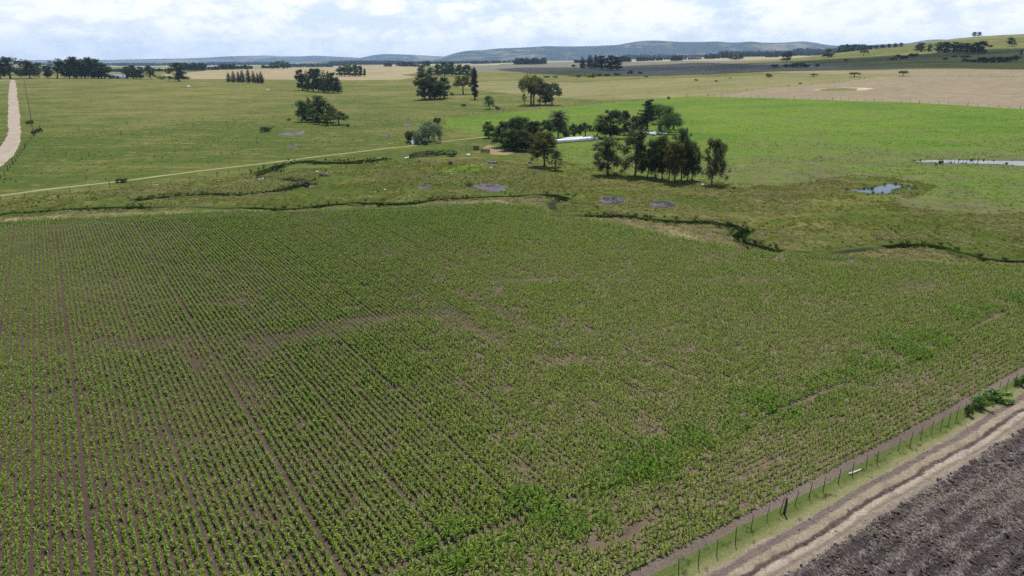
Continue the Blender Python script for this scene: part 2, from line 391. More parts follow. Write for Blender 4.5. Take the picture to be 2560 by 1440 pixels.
def m_pasture():
    t = NT("pasture"); n0 = t.noise(.006, 4); n1 = t.noise(.03, 5); n2 = t.noise(.22, 4); n3 = t.noise(1.7, 4, ro=.65); n4 = t.noise(6, 2)
    stripe = t.noise(1, 4, t.scale(t.pos, (.035, .2, .1)))
    f = t.mth('ADD', t.mth('MULTIPLY', n0, .6), t.mth('ADD', t.mth('MULTIPLY', n1, .6), t.mth('ADD', t.mth('MULTIPLY', n2, .35), t.mth('MULTIPLY', stripe, .45))))
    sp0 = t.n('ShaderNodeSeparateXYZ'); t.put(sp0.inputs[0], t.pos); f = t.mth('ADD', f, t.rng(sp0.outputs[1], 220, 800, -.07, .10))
    c = t.mix(t.rng(f, .88, 1.22), (.056, .080, .011), (.152, .136, .037))
    c = t.mix(t.rng(t.mth('ADD', n2, t.mth('MULTIPLY', stripe, .5)), .80, 1.0, 0, .6), c, (.165, .135, .060))
    c = t.mix(t.rng(n3, .57, .7, 0, .75), c, (.03, .042, .010))
    c = t.mul(c, t.rng(n4, .25, .75, .62, 1.36)); c = t.mul(c, t.rng(t.noise(.7, 3, ro=.7), .3, .7, .78, 1.2))
    # the plain farther off: a patchwork of fields
    sp = t.n("ShaderNodeSeparateXYZ"); t.put(sp.inputs[0], t.pos)
    v = t.n("ShaderNodeTexVoronoi"); v.inputs["Scale"].default_value = 1; v.distance = 'CHEBYCHEV'
    t.put(v.inputs["Vector"], t.scale(t.pos, (1 / 900, 1 / 1500, 0), .3))
    s2 = t.n("ShaderNodeSeparateColor"); t.put(s2.inputs[0], v.outputs["Color"])
    fc = t.mix(t.rng(s2.outputs[0], .25, .3), (.14, .135, .06), (.27, .225, .13))
    fc = t.mix(t.rng(s2.outputs[1], .6, .62), fc, (.09, .11, .03)); fc = t.mix(t.rng(s2.outputs[2], .72, .74), fc, (.05, .06, .03))
    fc = t.mul(fc, t.rng(t.noise(.003, 4), .2, .8, .7, 1.25))
    c = t.mix(t.rng(sp.outputs[1], 1500, 2600), c, fc)
    c = wetmix(t, c); t.bump(t.mth('ADD', n3, n4), .8, .25); return t.col(c)

def m_green():
    t = NT("green_crop"); n1 = t.noise(.02, 4); n2 = t.noise(.25, 4); n3 = t.noise(1.6, 4, ro=.75); n5 = t.noise(.09, 5, ro=.65)
    sp = t.n("ShaderNodeSeparateXYZ"); t.put(sp.inputs[0], t.pos)
    row = t.noise(1, 4, t.scale(t.pos, (.03, .7, .1), .25)); band = t.noise(1, 3, t.scale(t.pos, (.005, .04, .1)))
    c = t.mix(t.rng(t.mth('ADD', n1, t.mth('MULTIPLY', band, .7)), .66, 1.02), (.060, .115, .009), (.098, .150, .014))
    c = t.mix(t.rng(row, .45, .7, 0, .55), c, (.125, .165, .024)); c = t.mix(t.rng(n5, .54, .7, 0, .45), c, (.10, .115, .028))
    dull = t.mth('ADD', t.rng(sp.outputs[1], 330, 165), t.mth('MULTIPLY', t.mth('SUBTRACT', n1, .5), 2.6))
    c = t.mix(t.rng(dull, .1, .95, 0, .95), c, t.mix(t.rng(n2, .35, .65), (.070, .098, .017), (.115, .128, .034)))
    c = t.mix(t.rng(t.mth('ADD', t.mth('ADD', t.mth('MULTIPLY', n2, .5), t.mth('MULTIPLY', n5, .6)), t.mth('MULTIPLY', dull, .13)), .60, .76, 0, .8), c, (.095, .080, .045))
    c = t.mul(c, t.rng(n3, .28, .72, .68, 1.27)); c = t.mul(c, t.rng(n2, .3, .7, .86, 1.13))
    c = wetmix(t, c)
    t.bump(n3, .9, .25); return t.col(c)

def m_field(name, a, b, dk=.6, sc=(.02, .1, .1), ro=0.0, big=.015):
    t = NT(name); n1 = t.noise(big, 4); n2 = t.noise(1, 4, t.scale(t.pos, sc, ro)); n3 = t.noise(1.1, 4, ro=.7)
    c = t.mix(t.rng(t.mth('ADD', n1, n2), .75, 1.25), a, b); c = t.mix(t.rng(n3, .55, .72, 0, .5), c, t.mul(c, dk)); c = t.mul(c, t.rng(n3, .28, .72, .74, 1.26)); c = t.mul(c, t.rng(t.noise(.12, 5, ro=.65), .3, .7, .82, 1.16))
    t.bump(n3, .5, .2); return t.col(c)

def m_verge():
    t = NT("dry_grass_ground"); n1 = t.noise(.09, 4); n2 = t.noise(1.2, 4, ro=.7)
    c = t.mix(t.rng(n1, .38, .6), (.20, .165, .085), (.095, .092, .030)); c = t.mul(c, t.rng(n2, .25, .75, .55, 1.25))
    c = wetmix(t, c); t.bump(n2, .8, .15); return t.col(c)

def m_soil(name, a, b, straw=.5, mud=None):
    t = NT(name, .95, .03); n1 = t.noise(.07, 4); n2 = t.noise(1.0, 5, ro=.7); n3 = t.noise(7, 4, ro=.75); st = t.noise(1, 3, t.scale(t.pos, (16, 5, 8), .8), .7)
    c = t.mix(t.rng(t.mth('ADD', n1, t.mth('MULTIPLY', n2, .6)), .6, 1.0), a, b)
    c = t.mix(t.rng(st, .56, .68, 0, straw), c, (.27, .215, .15)); c = t.mul(c, t.rng(n3, .25, .75, .45, 1.35))
    c = t.mix(t.rng(t.noise(.12, 3), .58, .72, 0, .5), c, (.085, .047, .034))
    if mud:
        s_ = t.n('ShaderNodeSeparateXYZ'); t.put(s_.inputs[0], t.pos); g = t.mth('ADD', t.rng(s_.outputs[0], -25, 12), t.mth('SUBTRACT', t.noise(.05, 4), .55)); c = t.mix(t.mth('MULTIPLY', t.rng(g, .1, .9), t.rng(n2, .35, .62)), c, t.mul(mud, t.rng(n3, .25, .75, .6, 1.3)))
    t.bump(t.mth('ADD', n3, n2), .9, .08); return t.col(c)

def m_vgrass():
    t = NT("verge_grass"); o = t.attr("across"); n1 = t.noise(.5, 4); n2 = t.noise(5, 4, ro=.7)
    f = t.mth('ADD', t.rng(o, -.2, 1.0), t.mth('SUBTRACT', n1, .5))
    c = t.mix(t.rng(f, .1, .8), (.066, .088, .020), (.155, .148, .066)); c = t.mix(t.rng(f, .95, 1.3), c, (.17, .135, .095)); c = t.mul(c, t.rng(n2, .25, .75, .6, 1.25))
    t.bump(n2, .8, .06); return t.col(c)

def m_track():
    t = NT("track_earth", .92, .06); o = t.attr("across"); n1 = t.noise(.35, 4); n2 = t.noise(6, 5, ro=.75); n3 = t.noise(.8, 4)
    st = t.noise(1, 4, t.scale(t.pos, (9, 2.2, 4), R(34)), .7)
    oo = t.mth('ADD', o, t.mth('ADD', t.mth('MULTIPLY', t.mth('SUBTRACT', n3, .5), .6), t.mth('MULTIPLY', t.mth('SUBTRACT', n2, .5), .25)))
    c = t.mix(t.rng(n1, .35, .65), (.19, .152, .10), (.245, .20, .135))
    c = t.mix(t.rng(st, .52, .66, 0, .7), c, (.36, .30, .24))
    for ctr, w, k, f in ((1.42, .40, (.095, .074, .066), .85), (2.52, .26, (.050, .038, .033), .96), (3.35, .2, (.11, .085, .075), .55)):
        d = t.mth('ABSOLUTE', t.mth('SUBTRACT', oo, ctr)); c = t.mix(t.mth('MULTIPLY', t.rng(d, w * .45, w, f, 0), t.rng(n1, .25, .5, .55, 1)), c, k)
    c = t.mix(t.rng(t.mth('ADD', t.mth('ABSOLUTE', t.mth('SUBTRACT', oo, 2.95)), t.mth('MULTIPLY', t.mth('SUBTRACT', n1, .45), 1.1)), .05, .36, .7, 0), c, (.33, .28, .23))
    c = t.mix(t.rng(oo, 3.55, 4.1, 0, .85), c, (.15, .12, .11))
    c = t.mix(t.rng(t.noise(.55, 5, ro=.7), .54, .68, 0, .6), c, (.115, .09, .075)); c = t.mul(c, t.rng(n2, .25, .75, .5, 1.25)); t.bump(n2, .9, .07); return t.col(c)

def m_plough():
    t = NT("ploughed_earth", .95, .08); n1 = t.noise(.45, 4); n2 = t.noise(3.2, 5, ro=.75); n3 = t.noise(14, 4, ro=.75); st = t.noise(1, 4, t.scale(t.pos, (9, 2.5, 6), R(28)), .7)
    o = t.attr("across"); rw = t.mth('SINE', t.mth('MULTIPLY', t.mth('ADD', o, t.mth('MULTIPLY', n1, 1.2)), 4.5))
    c = t.mix(t.rng(n1, .35, .65), (.095, .072, .062), (.050, .039, .036)); c = t.mix(t.rng(t.mth('ADD', st, t.mth('MULTIPLY', rw, .08)), .50, .66, 0, .8), c, (.29, .245, .215))
    c = t.mul(c, t.rng(t.mth('ADD', n3, n2), .7, 1.3, .4, 1.4)); t.bump(t.mth('ADD', n2, n3), 1, .18); return t.col(c)

def m_road():
    t = NT("pale_dirt"); n1 = t.noise(.1, 4); n2 = t.noise(1, 4, t.scale(t.pos, (.8, .12, 1), .42)); n3 = t.noise(3, 3)
    c = t.mix(t.rng(n2, .4, .65), (.235, .190, .140), (.31, .262, .205)); c = t.mix(t.rng(n1, .58, .7, 0, .5), c, (.24, .19, .13)); c = t.mul(c, t.rng(n3, .2, .8, .8, 1.15)); return t.col(c)

def m_path():
    t = NT("path_earth"); n = t.noise(.25, 4); n3 = t.noise(2, 3)
    c = t.mix(t.rng(n, .35, .7), (.235, .225, .115), (.17, .165, .075)); c = t.mul(c, t.rng(n3, .2, .8, .8, 1.15)); return t.col(c)

def m_water():
    t = NT("pond_water", .06, .5); t.p.inputs["IOR"].default_value = 1.33; t.bump(t.noise(1.3, 3), .08, .05); return t.col((.02, .024, .022))

def m_plain(name, c, rough=.85, spec=.2, var=.25, sc=3.0, metal=0):
    t = NT(name, rough, spec); n = t.noise(sc, 4, t.obj, .65); k = t.mul(c, t.rng(n, .25, .75, 1 - var, 1 + var)); t.p.inputs["Metallic"].default_value = metal
    t.bump(n, .3, .03); return t.col(k)

def m_leaf(name, a, b, trans=.25, rough=.7, spec=.05, inst=None, third=None):
    """foliage: each leaf has its own tint between a and b, a little light passes through"""
    t = NT(name, rough, spec); f = t.attr("tint")
    c = t.mix(f, a, b); c = t.mul(c, t.rng(t.rnd, 0, 1, .82, 1.2))
    if inst: 
        c = t.mix(t.attr(inst, True), c, t.mul(t.mix(f, *third), t.rng(t.rnd, 0, 1, .85, 1.18)))
    t.col(c)
    tr = t.n("ShaderNodeBsdfTranslucent"); t.put(tr.inputs[0], t.mul(c, 1.1)); mx = t.n("ShaderNodeMixShader"); mx.inputs[0].default_value = trans
    t.t.links.new(t.p.outputs[0], mx.inputs[1]); t.t.links.new(tr.outputs[0], mx.inputs[2]); t.t.links.new(mx.outputs[0], t.t.nodes["Material Output"].inputs[0])
    return t.m

def m_hill():
    t = NT("wooded_hill"); n1 = t.noise(.0011, 6, ro=.65); n2 = t.noise(.006, 4)
    sp = t.n("ShaderNodeSeparateXYZ"); t.put(sp.inputs[0], t.pos)
    f = t.mth('ADD', t.mth('ADD', n1, t.mth('MULTIPLY', n2, .35)), t.rng(sp.outputs[2], 0, 420, .03, -.05))
    c = t.mix(t.rng(f, .68, .80), (.022, .032, .020), (.14, .12, .06)); return t.col(t.mul(c, t.rng(n2, .2, .8, .75, 1.2)))

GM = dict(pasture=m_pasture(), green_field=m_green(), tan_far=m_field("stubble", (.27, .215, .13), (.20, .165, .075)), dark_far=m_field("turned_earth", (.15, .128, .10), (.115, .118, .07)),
          dry_far=m_field("dry_pasture", (.185, .158, .068), (.115, .118, .036), .65, (.008, .06, .1), .15), brown_field=m_field("brown_stubble", (.205, .162, .102), (.178, .142, .084), .8, (.05, .6, .1), .12),
          pale_patch=m_field("pale_straw", (.40, .33, .21), (.33, .27, .16)), grass_patch=m_field("rough_grass", (.14, .14, .04), (.10, .11, .03)), lush_patch=m_field("lush_grass", (.085, .15, .012), (.065, .115, .012)),
          bare_patch=m_field("bare_earth", (.24, .18, .11), (.17, .14, .06)), path=m_path(), road=m_road(), water=m_water(), verge=m_verge(),
          maize_soil=m_soil("maize_soil", (.050, .035, .026), (.080, .058, .042), .38, (.150, .112, .074)), strip_soil=m_soil("strip_soil", (.100, .078, .060), (.138, .110, .084), .55), verge_grass=m_vgrass(), track=m_track(), plough=m_plough())
# ------------------------------------------------------------------ light, sky, air
SUN_EL, SUN_AZ = R(67), R(5)         # azimuth from +Y towards +X
SUN_V = Vector((math.cos(SUN_EL) * math.sin(SUN_AZ), math.cos(SUN_EL) * math.cos(SUN_AZ), math.sin(SUN_EL)))
sl = bpy.data.lights.new("sun", 'SUN'); sl.energy = 5.0; sl.angle = R(.53); sl.color = (1, .955, .89)
so = bpy.data.objects.new("sun", sl); COL.objects.link(so); so.rotation_euler = (-SUN_V).to_track_quat('-Z', 'Y').to_euler(); so.location = (0, 0, 200)
SC.view_settings.view_transform = 'Standard'; SC.view_settings.look = 'None'; SC.view_settings.exposure = .36; SC.view_settings.gamma = 1; SC.view_settings.use_curve_mapping = False

w = bpy.data.worlds.new("World"); SC.world = w; w.use_nodes = True; nt = w.node_tree
class WT(NT):
    def __init__(s, t): s.t = t
W = WT(nt); bg = nt.nodes["Background"]; bg.inputs["Strength"].default_value = .1
sky = W.n("ShaderNodeTexSky", sky_type='NISHITA'); sky.sun_disc = False; sky.sun_elevation = SUN_EL; sky.sun_rotation = SUN_AZ; sky.air_density = 1.0; sky.dust_density = 1.0; sky.altitude = 60
dirv = W.n("ShaderNodeTexCoord").outputs["Generated"]
sx = W.n("ShaderNodeSeparateXYZ"); nt.links.new(dirv, sx.inputs[0])
z = W.mth('MAXIMUM', sx.outputs[2], 0.0)
cv = W.scale(dirv, (1, 1, 2.3))
n1 = W.noise(5.5, 8, cv, .56, .3); n2 = W.noise(13, 7, cv, .6, .2); n3 = W.noise(36, 5, cv, .6)
f = W.mth('ADD', W.mth('ADD', n1, W.mth('MULTIPLY', W.mth('SUBTRACT', n2, .5), .45)), W.mth('ADD', W.mth('MULTIPLY', W.mth('SUBTRACT', n3, .5), .15), W.rng(z, .07, .20, .055, -.09)))
cover = W.rng(f, .38, .54)
base = W.mix(W.rng(z, 0, .26), (7.6, 8.4, 9.2), (2.2, 3.7, 7.2))
blue = W.mix(.3, base, sky.outputs[0])
lum = W.mth('ADD', W.mth('MULTIPLY', n2, .6), W.mth('ADD', W.mth('MULTIPLY', n3, .45), W.mth('MULTIPLY', n1, .25)))
cl = W.mix(W.rng(lum, .53, .70), (6.9, 7.45, 8.0), (9.5, 9.5, 9.5))
cl = W.mix(W.rng(z, .14, .5, 0, .9), cl, (2.4, 2.8, 3.5))
skyc = W.mix(W.mth('MULTIPLY', cover, W.rng(z, 0.0, .03, .5, .95)), blue, cl)
nt.links.new(skyc, bg.inputs[0])

# air
hz = MB(); HX, HY0, HY1, HT = 17000, -400, 18600, 470
hz.box((0, (HY0 + HY1) / 2, (HT - 3) / 2), (2 * HX, HY1 - HY0, HT + 3))
hm = bpy.data.materials.new("air"); hm.use_nodes = True; ht = hm.node_tree; ht.nodes.clear()
ho = ht.nodes.new("ShaderNodeOutputMaterial"); hv = ht.nodes.new("ShaderNodeVolumePrincipled")
hv.inputs["Color"].default_value = (.48, .70, 1.0, 1); hv.inputs["Density"].default_value = 4.4e-5; hv.inputs["Anisotropy"].default_value = .25
ht.links.new(hv.outputs[0], ho.inputs["Volume"])
haze = hz.build("haze", hm); tag(haze, kind="stuff", label="thin blue air haze over the far plain and hills")

# ------------------------------------------------------------------ far hills: each a real ridge with its own distance
def hill_row(prof, Y0, depth, seed, mat, zmin=-3):
    prof = np.array(prof, float); r = np.random.default_rng(seed)
    px = np.arange(prof[0, 0], prof[-1, 0] + 1, 4.0); py = np.interp(px, prof[:, 0], prof[:, 1])
    py = np.convolve(np.pad(py, 4, 'edge'), np.ones(9) / 9, 'valid')
    dx, dy, dz = ray(px, py); X0 = dx / dy * Y0; top = CAM_H + dz / dy * Y0
    S = np.linspace(-1, 1, 41); V = []
    ph = r.uniform(0, 6, 12)
    for s in S:
        Y = Y0 + s * depth
        b = np.cos(s * math.pi / 2) ** 1.1
        rug = sum(a * np.sin(X0 / l + ph[i] + s * q) for i, (a, l, q) in enumerate(((.16, 900, 2.2), (.12, 420, -3.1), (.07, 210, 4.0), (.04, 110, -6))))
        V.append(np.stack([X0 * Y / Y0, np.full(len(px), Y), np.where(abs(s) < .02, top, top * b * (1 + rug * min(1, abs(s) * 2.5) * np.sign(-abs(s)))) + (zmin if abs(s) > .99 else 0)], 1))
    n = len(px); F = [[j * n + i, j * n + i + 1, (j + 1) * n + i + 1, (j + 1) * n + i] for j in range(len(S) - 1) for i in range(n - 1)]
    o = link("hills", mesh_np("hills", np.concatenate(V), F, [mat], smooth=True)); tag(o, kind="structure"); return o
MH = m_hill()
hill_row([(-300, 150), (0, 152), (180, 150), (262, 150), (300, 149), (400, 147), (470, 146), (520, 144), (600, 140), (650, 139), (740, 142), (780, 140), (870, 144), (905, 147), (960, 150), (1060, 152), (1140, 155)], 14600, 2300, 1, MH)
hill_row([(820, 155), (880, 148), (935, 139), (970, 136), (1020, 138), (1060, 139.5), (1110, 142), (1180, 150), (1240, 156)], 13200, 1500, 2, MH)
hill_row([(1020, 158), (1085, 150), (1110, 142), (1150, 130), (1180, 125), (1200, 127), (1240, 121), (1290, 119.5), (1340, 117), (1370, 114.5), (1400, 116), (1440, 116), (1545, 113.5), (1575, 106), (1605, 102), (1640, 101), (1700, 105), (1760, 105), (1795, 104), (1825, 107), (1860, 105), (1885, 106.5), (1910, 110.5), (1950, 111), (2000, 111), (2030, 111.5), (2070, 114), (2130, 115), (2250, 119), (2400, 135), (2450, 150)], 10500, 1800, 3, MH)
hill_row([(1980, 128), (2100, 122), (2180, 114), (2262, 110), (2290, 105), (2320, 99), (2345, 98.5), (2400, 101), (2500, 108), (2700, 125)], 7800, 1400, 4, MH)
hill_row([(640, 166), (740, 160), (810, 153), (880, 150), (960, 151.5), (1050, 155), (1130, 158), (1200, 163)], 6200, 900, 5, MH)

# ------------------------------------------------------------------ a cloud high above whose shadow lies across the middle distance
def cloud(px_outline, alt, seed, name="cloud"):
    g = at(*np.array(px_outline, float).T); q = np.clip(1650 / g[:, 1], 0, 1)[:, None]; g[:, :2] *= q; g[:, 2] = hills(g[:, 0], g[:, 1]); k = alt / SUN_V.z
    P = g[:, :2] + (np.array([SUN_V.x, SUN_V.y]) / SUN_V.z)[None] * (alt - g[:, 2:3])
    P = fray(P, 1.2, .5, True, seed); c = P.mean(0)
    V = []; n = len(P); S = (1.0, .93, .8, .6, .35, .1)
    r = np.random.default_rng(seed)
    for sgn in (1, -1):
        for s in S:
            if sgn < 0 and s == 1.0: continue
            hgt = (160 if sgn > 0 else -30) * math.sqrt(1 - s * s) * (1 + .35 * r.normal(size=n))
            q = c + (P - c) * s; V.append(np.column_stack([q, np.full(n, alt) + hgt]))
    F = []; m = len(S)
    ringid = list(range(m)); low = [0] + list(range(m, 2 * m - 1))
    for seq, fl in ((ringid, False), (low, True)):
        for a, b in zip(seq[:-1], seq[1:]):
            for i in range(n):
                j = (i + 1) % n; f = [a * n + i, a * n + j, b * n + j, b * n + i]; F.append(f[::-1] if fl else f)
    cm = bpy.data.materials.new("cloud_white"); cm.use_nodes = True; ct = cm.node_tree; cp = ct.nodes["Principled BSDF"]; cp.inputs["Base Color"].default_value = (.8, .8, .8, 1); cp.inputs["Roughness"].default_value = 1
    tp = ct.nodes.new("ShaderNodeBsdfTransparent"); mx = ct.nodes.new("ShaderNodeMixShader"); mx.inputs[0].default_value = .55     # thin cloud: part of the sun comes through
    ct.links.new(tp.outputs[0], mx.inputs[1]); ct.links.new(cp.outputs[0], mx.inputs[2]); ct.links.new(mx.outputs[0], ct.nodes["Material Output"].inputs[0])
    V = np.concatenate(V); me = mesh_np(name, V, F, [cm], smooth=True)
    o = link(name, me); tag(o, kind="stuff", label="low white cloud shading the far fields"); return o
cloud([(1240, 172), (1290, 161), (1420, 153.5), (1560, 152.5), (1760, 156), (1900, 157), (2000, 152), (2120, 144.5), (2220, 139), (2310, 136), (2420, 134.5), (2480, 131), (2560, 124), (2750, 120), (2750, 172), (2560, 172.5), (2440, 171), (2300, 171), (2150, 174.5), (2010, 177), (1900, 179.5), (1760, 187), (1600, 191.5), (1470, 191.5), (1380, 188), (1310, 183)], 1300, 5)
GROUND = build_ground(GM)
# ------------------------------------------------------------------ trees
LEAF = dict(dark=m_leaf("dark_foliage", (0.0336, 0.0496, 0.0177), (0.0814, 0.1062, 0.0354)), euc=m_leaf("gum_foliage", (0.0425, 0.0602, 0.0230), (0.1239, 0.1451, 0.0531)),
            gold=m_leaf("golden_gum_foliage", (.064, .070, .017), (.160, .165, .042)), grey=m_leaf("grey_green_foliage", (0.0708, 0.1097, 0.0531), (0.1558, 0.2089, 0.0974)),
            brown=m_leaf("russet_foliage", (.060, .048, .030), (.125, .098, .062)), light=m_leaf("light_green_foliage", (0.0796, 0.1505, 0.0283), (0.1681, 0.2655, 0.0531)),
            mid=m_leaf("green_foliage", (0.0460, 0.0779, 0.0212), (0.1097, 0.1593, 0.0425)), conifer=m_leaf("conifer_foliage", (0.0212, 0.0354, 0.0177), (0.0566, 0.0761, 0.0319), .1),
            blue=m_leaf("far_foliage", (0.0389, 0.0531, 0.0283), (0.0743, 0.0974, 0.0460)))
BARK = m_plain("bark", (.15, .12, .09), .9, .1, .4, 4)
BARK_PALE = m_plain("pale_bark", (.125, .105, .082), .9, .1, .4, 4)

def leaves(C, n, size, r, up=.0, droop=0.0, flat=.5, shell=.5, asp=.6):
    """C: clumps (x,y,z,rx,ry,rz). n leaf-sized faces spread through them -> V, F, tint"""
    C = np.asarray(C, float); vol = (C[:, 3] * C[:, 4] * C[:, 5]) ** .8; k = r.choice(len(C), n, p=vol / vol.sum())
    d = r.normal(size=(n, 3)); d /= np.linalg.norm(d, axis=1)[:, None]
    rad = r.random(n) ** shell; c = C[k, :3] + d * C[k, 3:] * rad[:, None] * (1 + .12 * r.normal(size=(n, 1)))
    a = r.normal(size=(n, 3)); a[:, 2] = a[:, 2] * (1 - droop) - droop * 2.2; a[:, 2] *= (1 - flat * (1 - droop)); a += up * d
    a /= np.linalg.norm(a, axis=1)[:, None]; b = np.cross(a, d + .6 * r.normal(size=(n, 3))); b /= np.maximum(np.linalg.norm(b, axis=1), 1e-6)[:, None]
    s = size * r.uniform(.6, 1.35, n)[:, None]
    V = np.stack([c - a * s, c + b * s * asp, c + a * s, c - b * s * asp], 1).reshape(-1, 3)
    tk = r.random(len(C)); t = np.clip(.55 * tk[k] + .45 * r.random(n), 0, 1)
    return V, np.arange(4 * n).reshape(n, 4), t

def crown_mesh(name, C, n, size, r, mat, **kw):
    V, F, t = leaves(C, n, size, r, **kw); return mesh_np(name, V, F, [mat], tint=t)

def trunk_mesh(paths, mat=None):
    m = MB()
    for p, ra in paths: m.tube(p, ra, 6)
    return mesh_np("trunk", np.concatenate(m.V), np.concatenate(m.F), [mat or BARK], smooth=True)

def limb(a, b, r, n=5, sag=.03, r0=.02, r1=.006):
    a, b = np.asarray(a, float), np.asarray(b, float); t = np.linspace(0, 1, n)[:, None]
    p = a + (b - a) * t + r.normal(size=(n, 3)) * sag * np.sin(math.pi * t) + np.array([0, 0, .04]) * np.sin(math.pi * t); return p, np.linspace(r0, r1, n)

def sp_gum(r, k):      # uneven leaf clouds on a tall, forking trunk; unit height
    lean = r.normal(0, .025, 2); tr = [(0, 0, 0)] + [(lean[0] * h * 2 + r.normal(0, .008), lean[1] * h * 2 + r.normal(0, .008), h) for h in (.12, .3, .5, .7, .9)]
    tr = np.array(tr); P = [(tr, [.020, .017, .014, .011, .008, .004])]; C = []
    nb = 13 + k % 4; off = r.uniform(0, 6)
    for i in range(nb):
        h = .27 + .68 * (i + .5 * r.random()) / nb; a = off + i * 2.4 + r.normal(0, .5); w = (.17 * max(.05, 1 - ((h - .45) / .62) ** 2) ** .7) * r.uniform(.5, 1.3)
        o = np.array([np.interp(h - .1, tr[:, 2], tr[:, 0]), np.interp(h - .1, tr[:, 2], tr[:, 1]), h - .12]); e = o + np.array([math.cos(a) * w, math.sin(a) * w, .10 + .06 * r.random()])
        P.append(limb(o, e, r, 4, .01, .008, .003)); q = r.uniform(.06, .105)
        C.append((*e, q, q, q * r.uniform(.8, 1.2)))
        for _ in range(4):
            d = r.normal(0, .075, 3); sr = q * r.uniform(.35, .8); C.append((*(e + d * [1, 1, 1.1]), sr, sr, sr * r.uniform(.8, 1.5)))
        if h < .7: C.append((e[0] * 1.05, e[1] * 1.05, e[2] - .07, q * .55, q * .55, q * 1.1))
    for h in (.45, .6, .74, .84, .92): C.append((np.interp(h, tr[:, 2], tr[:, 0]) + r.normal(0, .03), np.interp(h, tr[:, 2], tr[:, 1]) + r.normal(0, .03), h, .085, .085, .10))
    C.append((*tr[-1], .055, .055, .075))
    C = [(*c[:3], c[3] * 1.15, c[4] * 1.15, c[5] * 1.15) for c in C]; return P, C, dict(droop=.15, flat=.4, shell=.75, asp=.45)
def sp_broad(r, k):      # full crown almost down to the grass
    P = [(np.array([(0, 0, 0), (.01, .0, .15), (.0, .01, .3), (.01, .02, .6)]), [.034, .027, .022, .008])]; C = []
    sk = r.normal(0, .05, 2)
    for i in range(44):
        h = r.uniform(.13, .93); w = .30 * (1 - ((h - .45) / .55) ** 2) ** .55 * r.uniform(.25, 1.12); a = r.uniform(0, 6.3); q = r.uniform(.065, .135)
        e = np.array([math.cos(a) * w + sk[0] * h, math.sin(a) * w + sk[1] * h, h + r.normal(0, .02)]); C.append((*e, q, q, q * r.uniform(.75, 1.15)))
        if i < 8: P.append(limb((0, 0, .12 + .02 * i), e, r, 4, .01, .014, .004))
    for _ in range(3):
        a = r.uniform(0, 6.3); C.append((math.cos(a) * .1, math.sin(a) * .1, .95, .06, .06, .07))
    return P, C, dict(flat=.3, shell=.6, asp=.55)
def sp_round(r, k):      # willow-like dome, hanging leaf strands
    P = [(np.array([(0, 0, 0), (.02, .0, .18), (.0, .02, .36)]), [.045, .036, .02])]; C = []
    for i in range(34):
        a = r.uniform(0, 2 * math.pi); b = math.acos(r.uniform(-.05, 1)); q = r.uniform(.10, .16)
        e = np.array([math.sin(b) * math.cos(a) * .42, math.sin(b) * math.sin(a) * .42, .34 + .52 * math.cos(b)]); C.append((*e, q, q, q * .85))
        if i < 9: P.append(limb((0, 0, .3), e, r, 5, .015, .018, .004))
        if i % 2 == 0: C.append((e[0] * 1.06, e[1] * 1.06, max(.14, e[2] - .2), q * .7, q * .7, q * 1.25))
    return P, C, dict(droop=.45, flat=.1, shell=.4, asp=.4)
def sp_conifer(r, k):
    P = [(np.array([(0, 0, 0), (0, 0, .5), (0, 0, .97)]), [.022, .014, .003])]; C = []
    for i in range(26):
        h = .10 + .86 * i / 25; w = .135 * (1 - h ** 2.2) + .015
        for j in range(3):
            a = i * 1.3 + j * 2.1 + r.normal(0, .3); q = w * r.uniform(.5, .9) + .016; C.append((math.cos(a) * w * .7, math.sin(a) * w * .7, h + r.normal(0, .012), q, q, q * .7))
    return P, C, dict(up=.8, flat=.1, shell=.5, asp=.35)
def sp_cypress(r, k):    # broad layered boughs, ragged top
    P = [(np.array([(0, 0, 0), (.01, 0, .5), (.02, 0, .93)]), [.035, .02, .005])]; C = []
    for i in range(24):
        h = .14 + .8 * i / 23; w = (.27 * (1 - h) ** .6 + .04) * r.uniform(.55, 1.15); a = i * 2.4 + r.normal(0, .3); e = np.array([math.cos(a) * w, math.sin(a) * w, h + .05])
        P.append(limb((0.01, 0, h - .04), e, r, 3, .005, .008, .003)); C.append((*e, .085, .085, .035)); C.append((*(e * [.55, .55, 1]), .09, .09, .05))
        C.append((e[0] * 1.3, e[1] * 1.3, e[2] + .02, .045, .045, .022))
    C.append((.02, 0, .93, .05, .05, .06))
    return P, C, dict(up=.6, flat=.6, shell=.5, asp=.35)
def sp_poplar(r, k):
    P = [(np.array([(0, 0, 0), (0, 0, .5), (0, 0, .95)]), [.016, .01, .003])]; C = []
    for i in range(30):
        h = .12 + .86 * i / 29; w = .055 * math.sin(math.pi * min(1, h * .93 + .08)) ** .6; a = r.uniform(0, 6.3); C.append((math.cos(a) * w * .5, math.sin(a) * w * .5, h, w * .8 + .012, w * .8 + .012, .05))
    return P, C, dict(up=.2, flat=0, shell=.5, asp=.45)
def sp_bush(r, k):
    P = [limb((0, 0, 0), (r.normal(0, .25), r.normal(0, .25), .55), r, 4, .02, .03, .01) for _ in range(5)]; C = []
    for i in range(18):
        a = r.uniform(0, 6.3); rr = .46 * math.sqrt(r.random()); q = r.uniform(.14, .24); C.append((math.cos(a) * rr, math.sin(a) * rr, .2 + r.random() * .62 * (1 - rr * 1.1), q, q, q * .85))
    return P, C, dict(flat=.3, shell=.5, asp=.55)
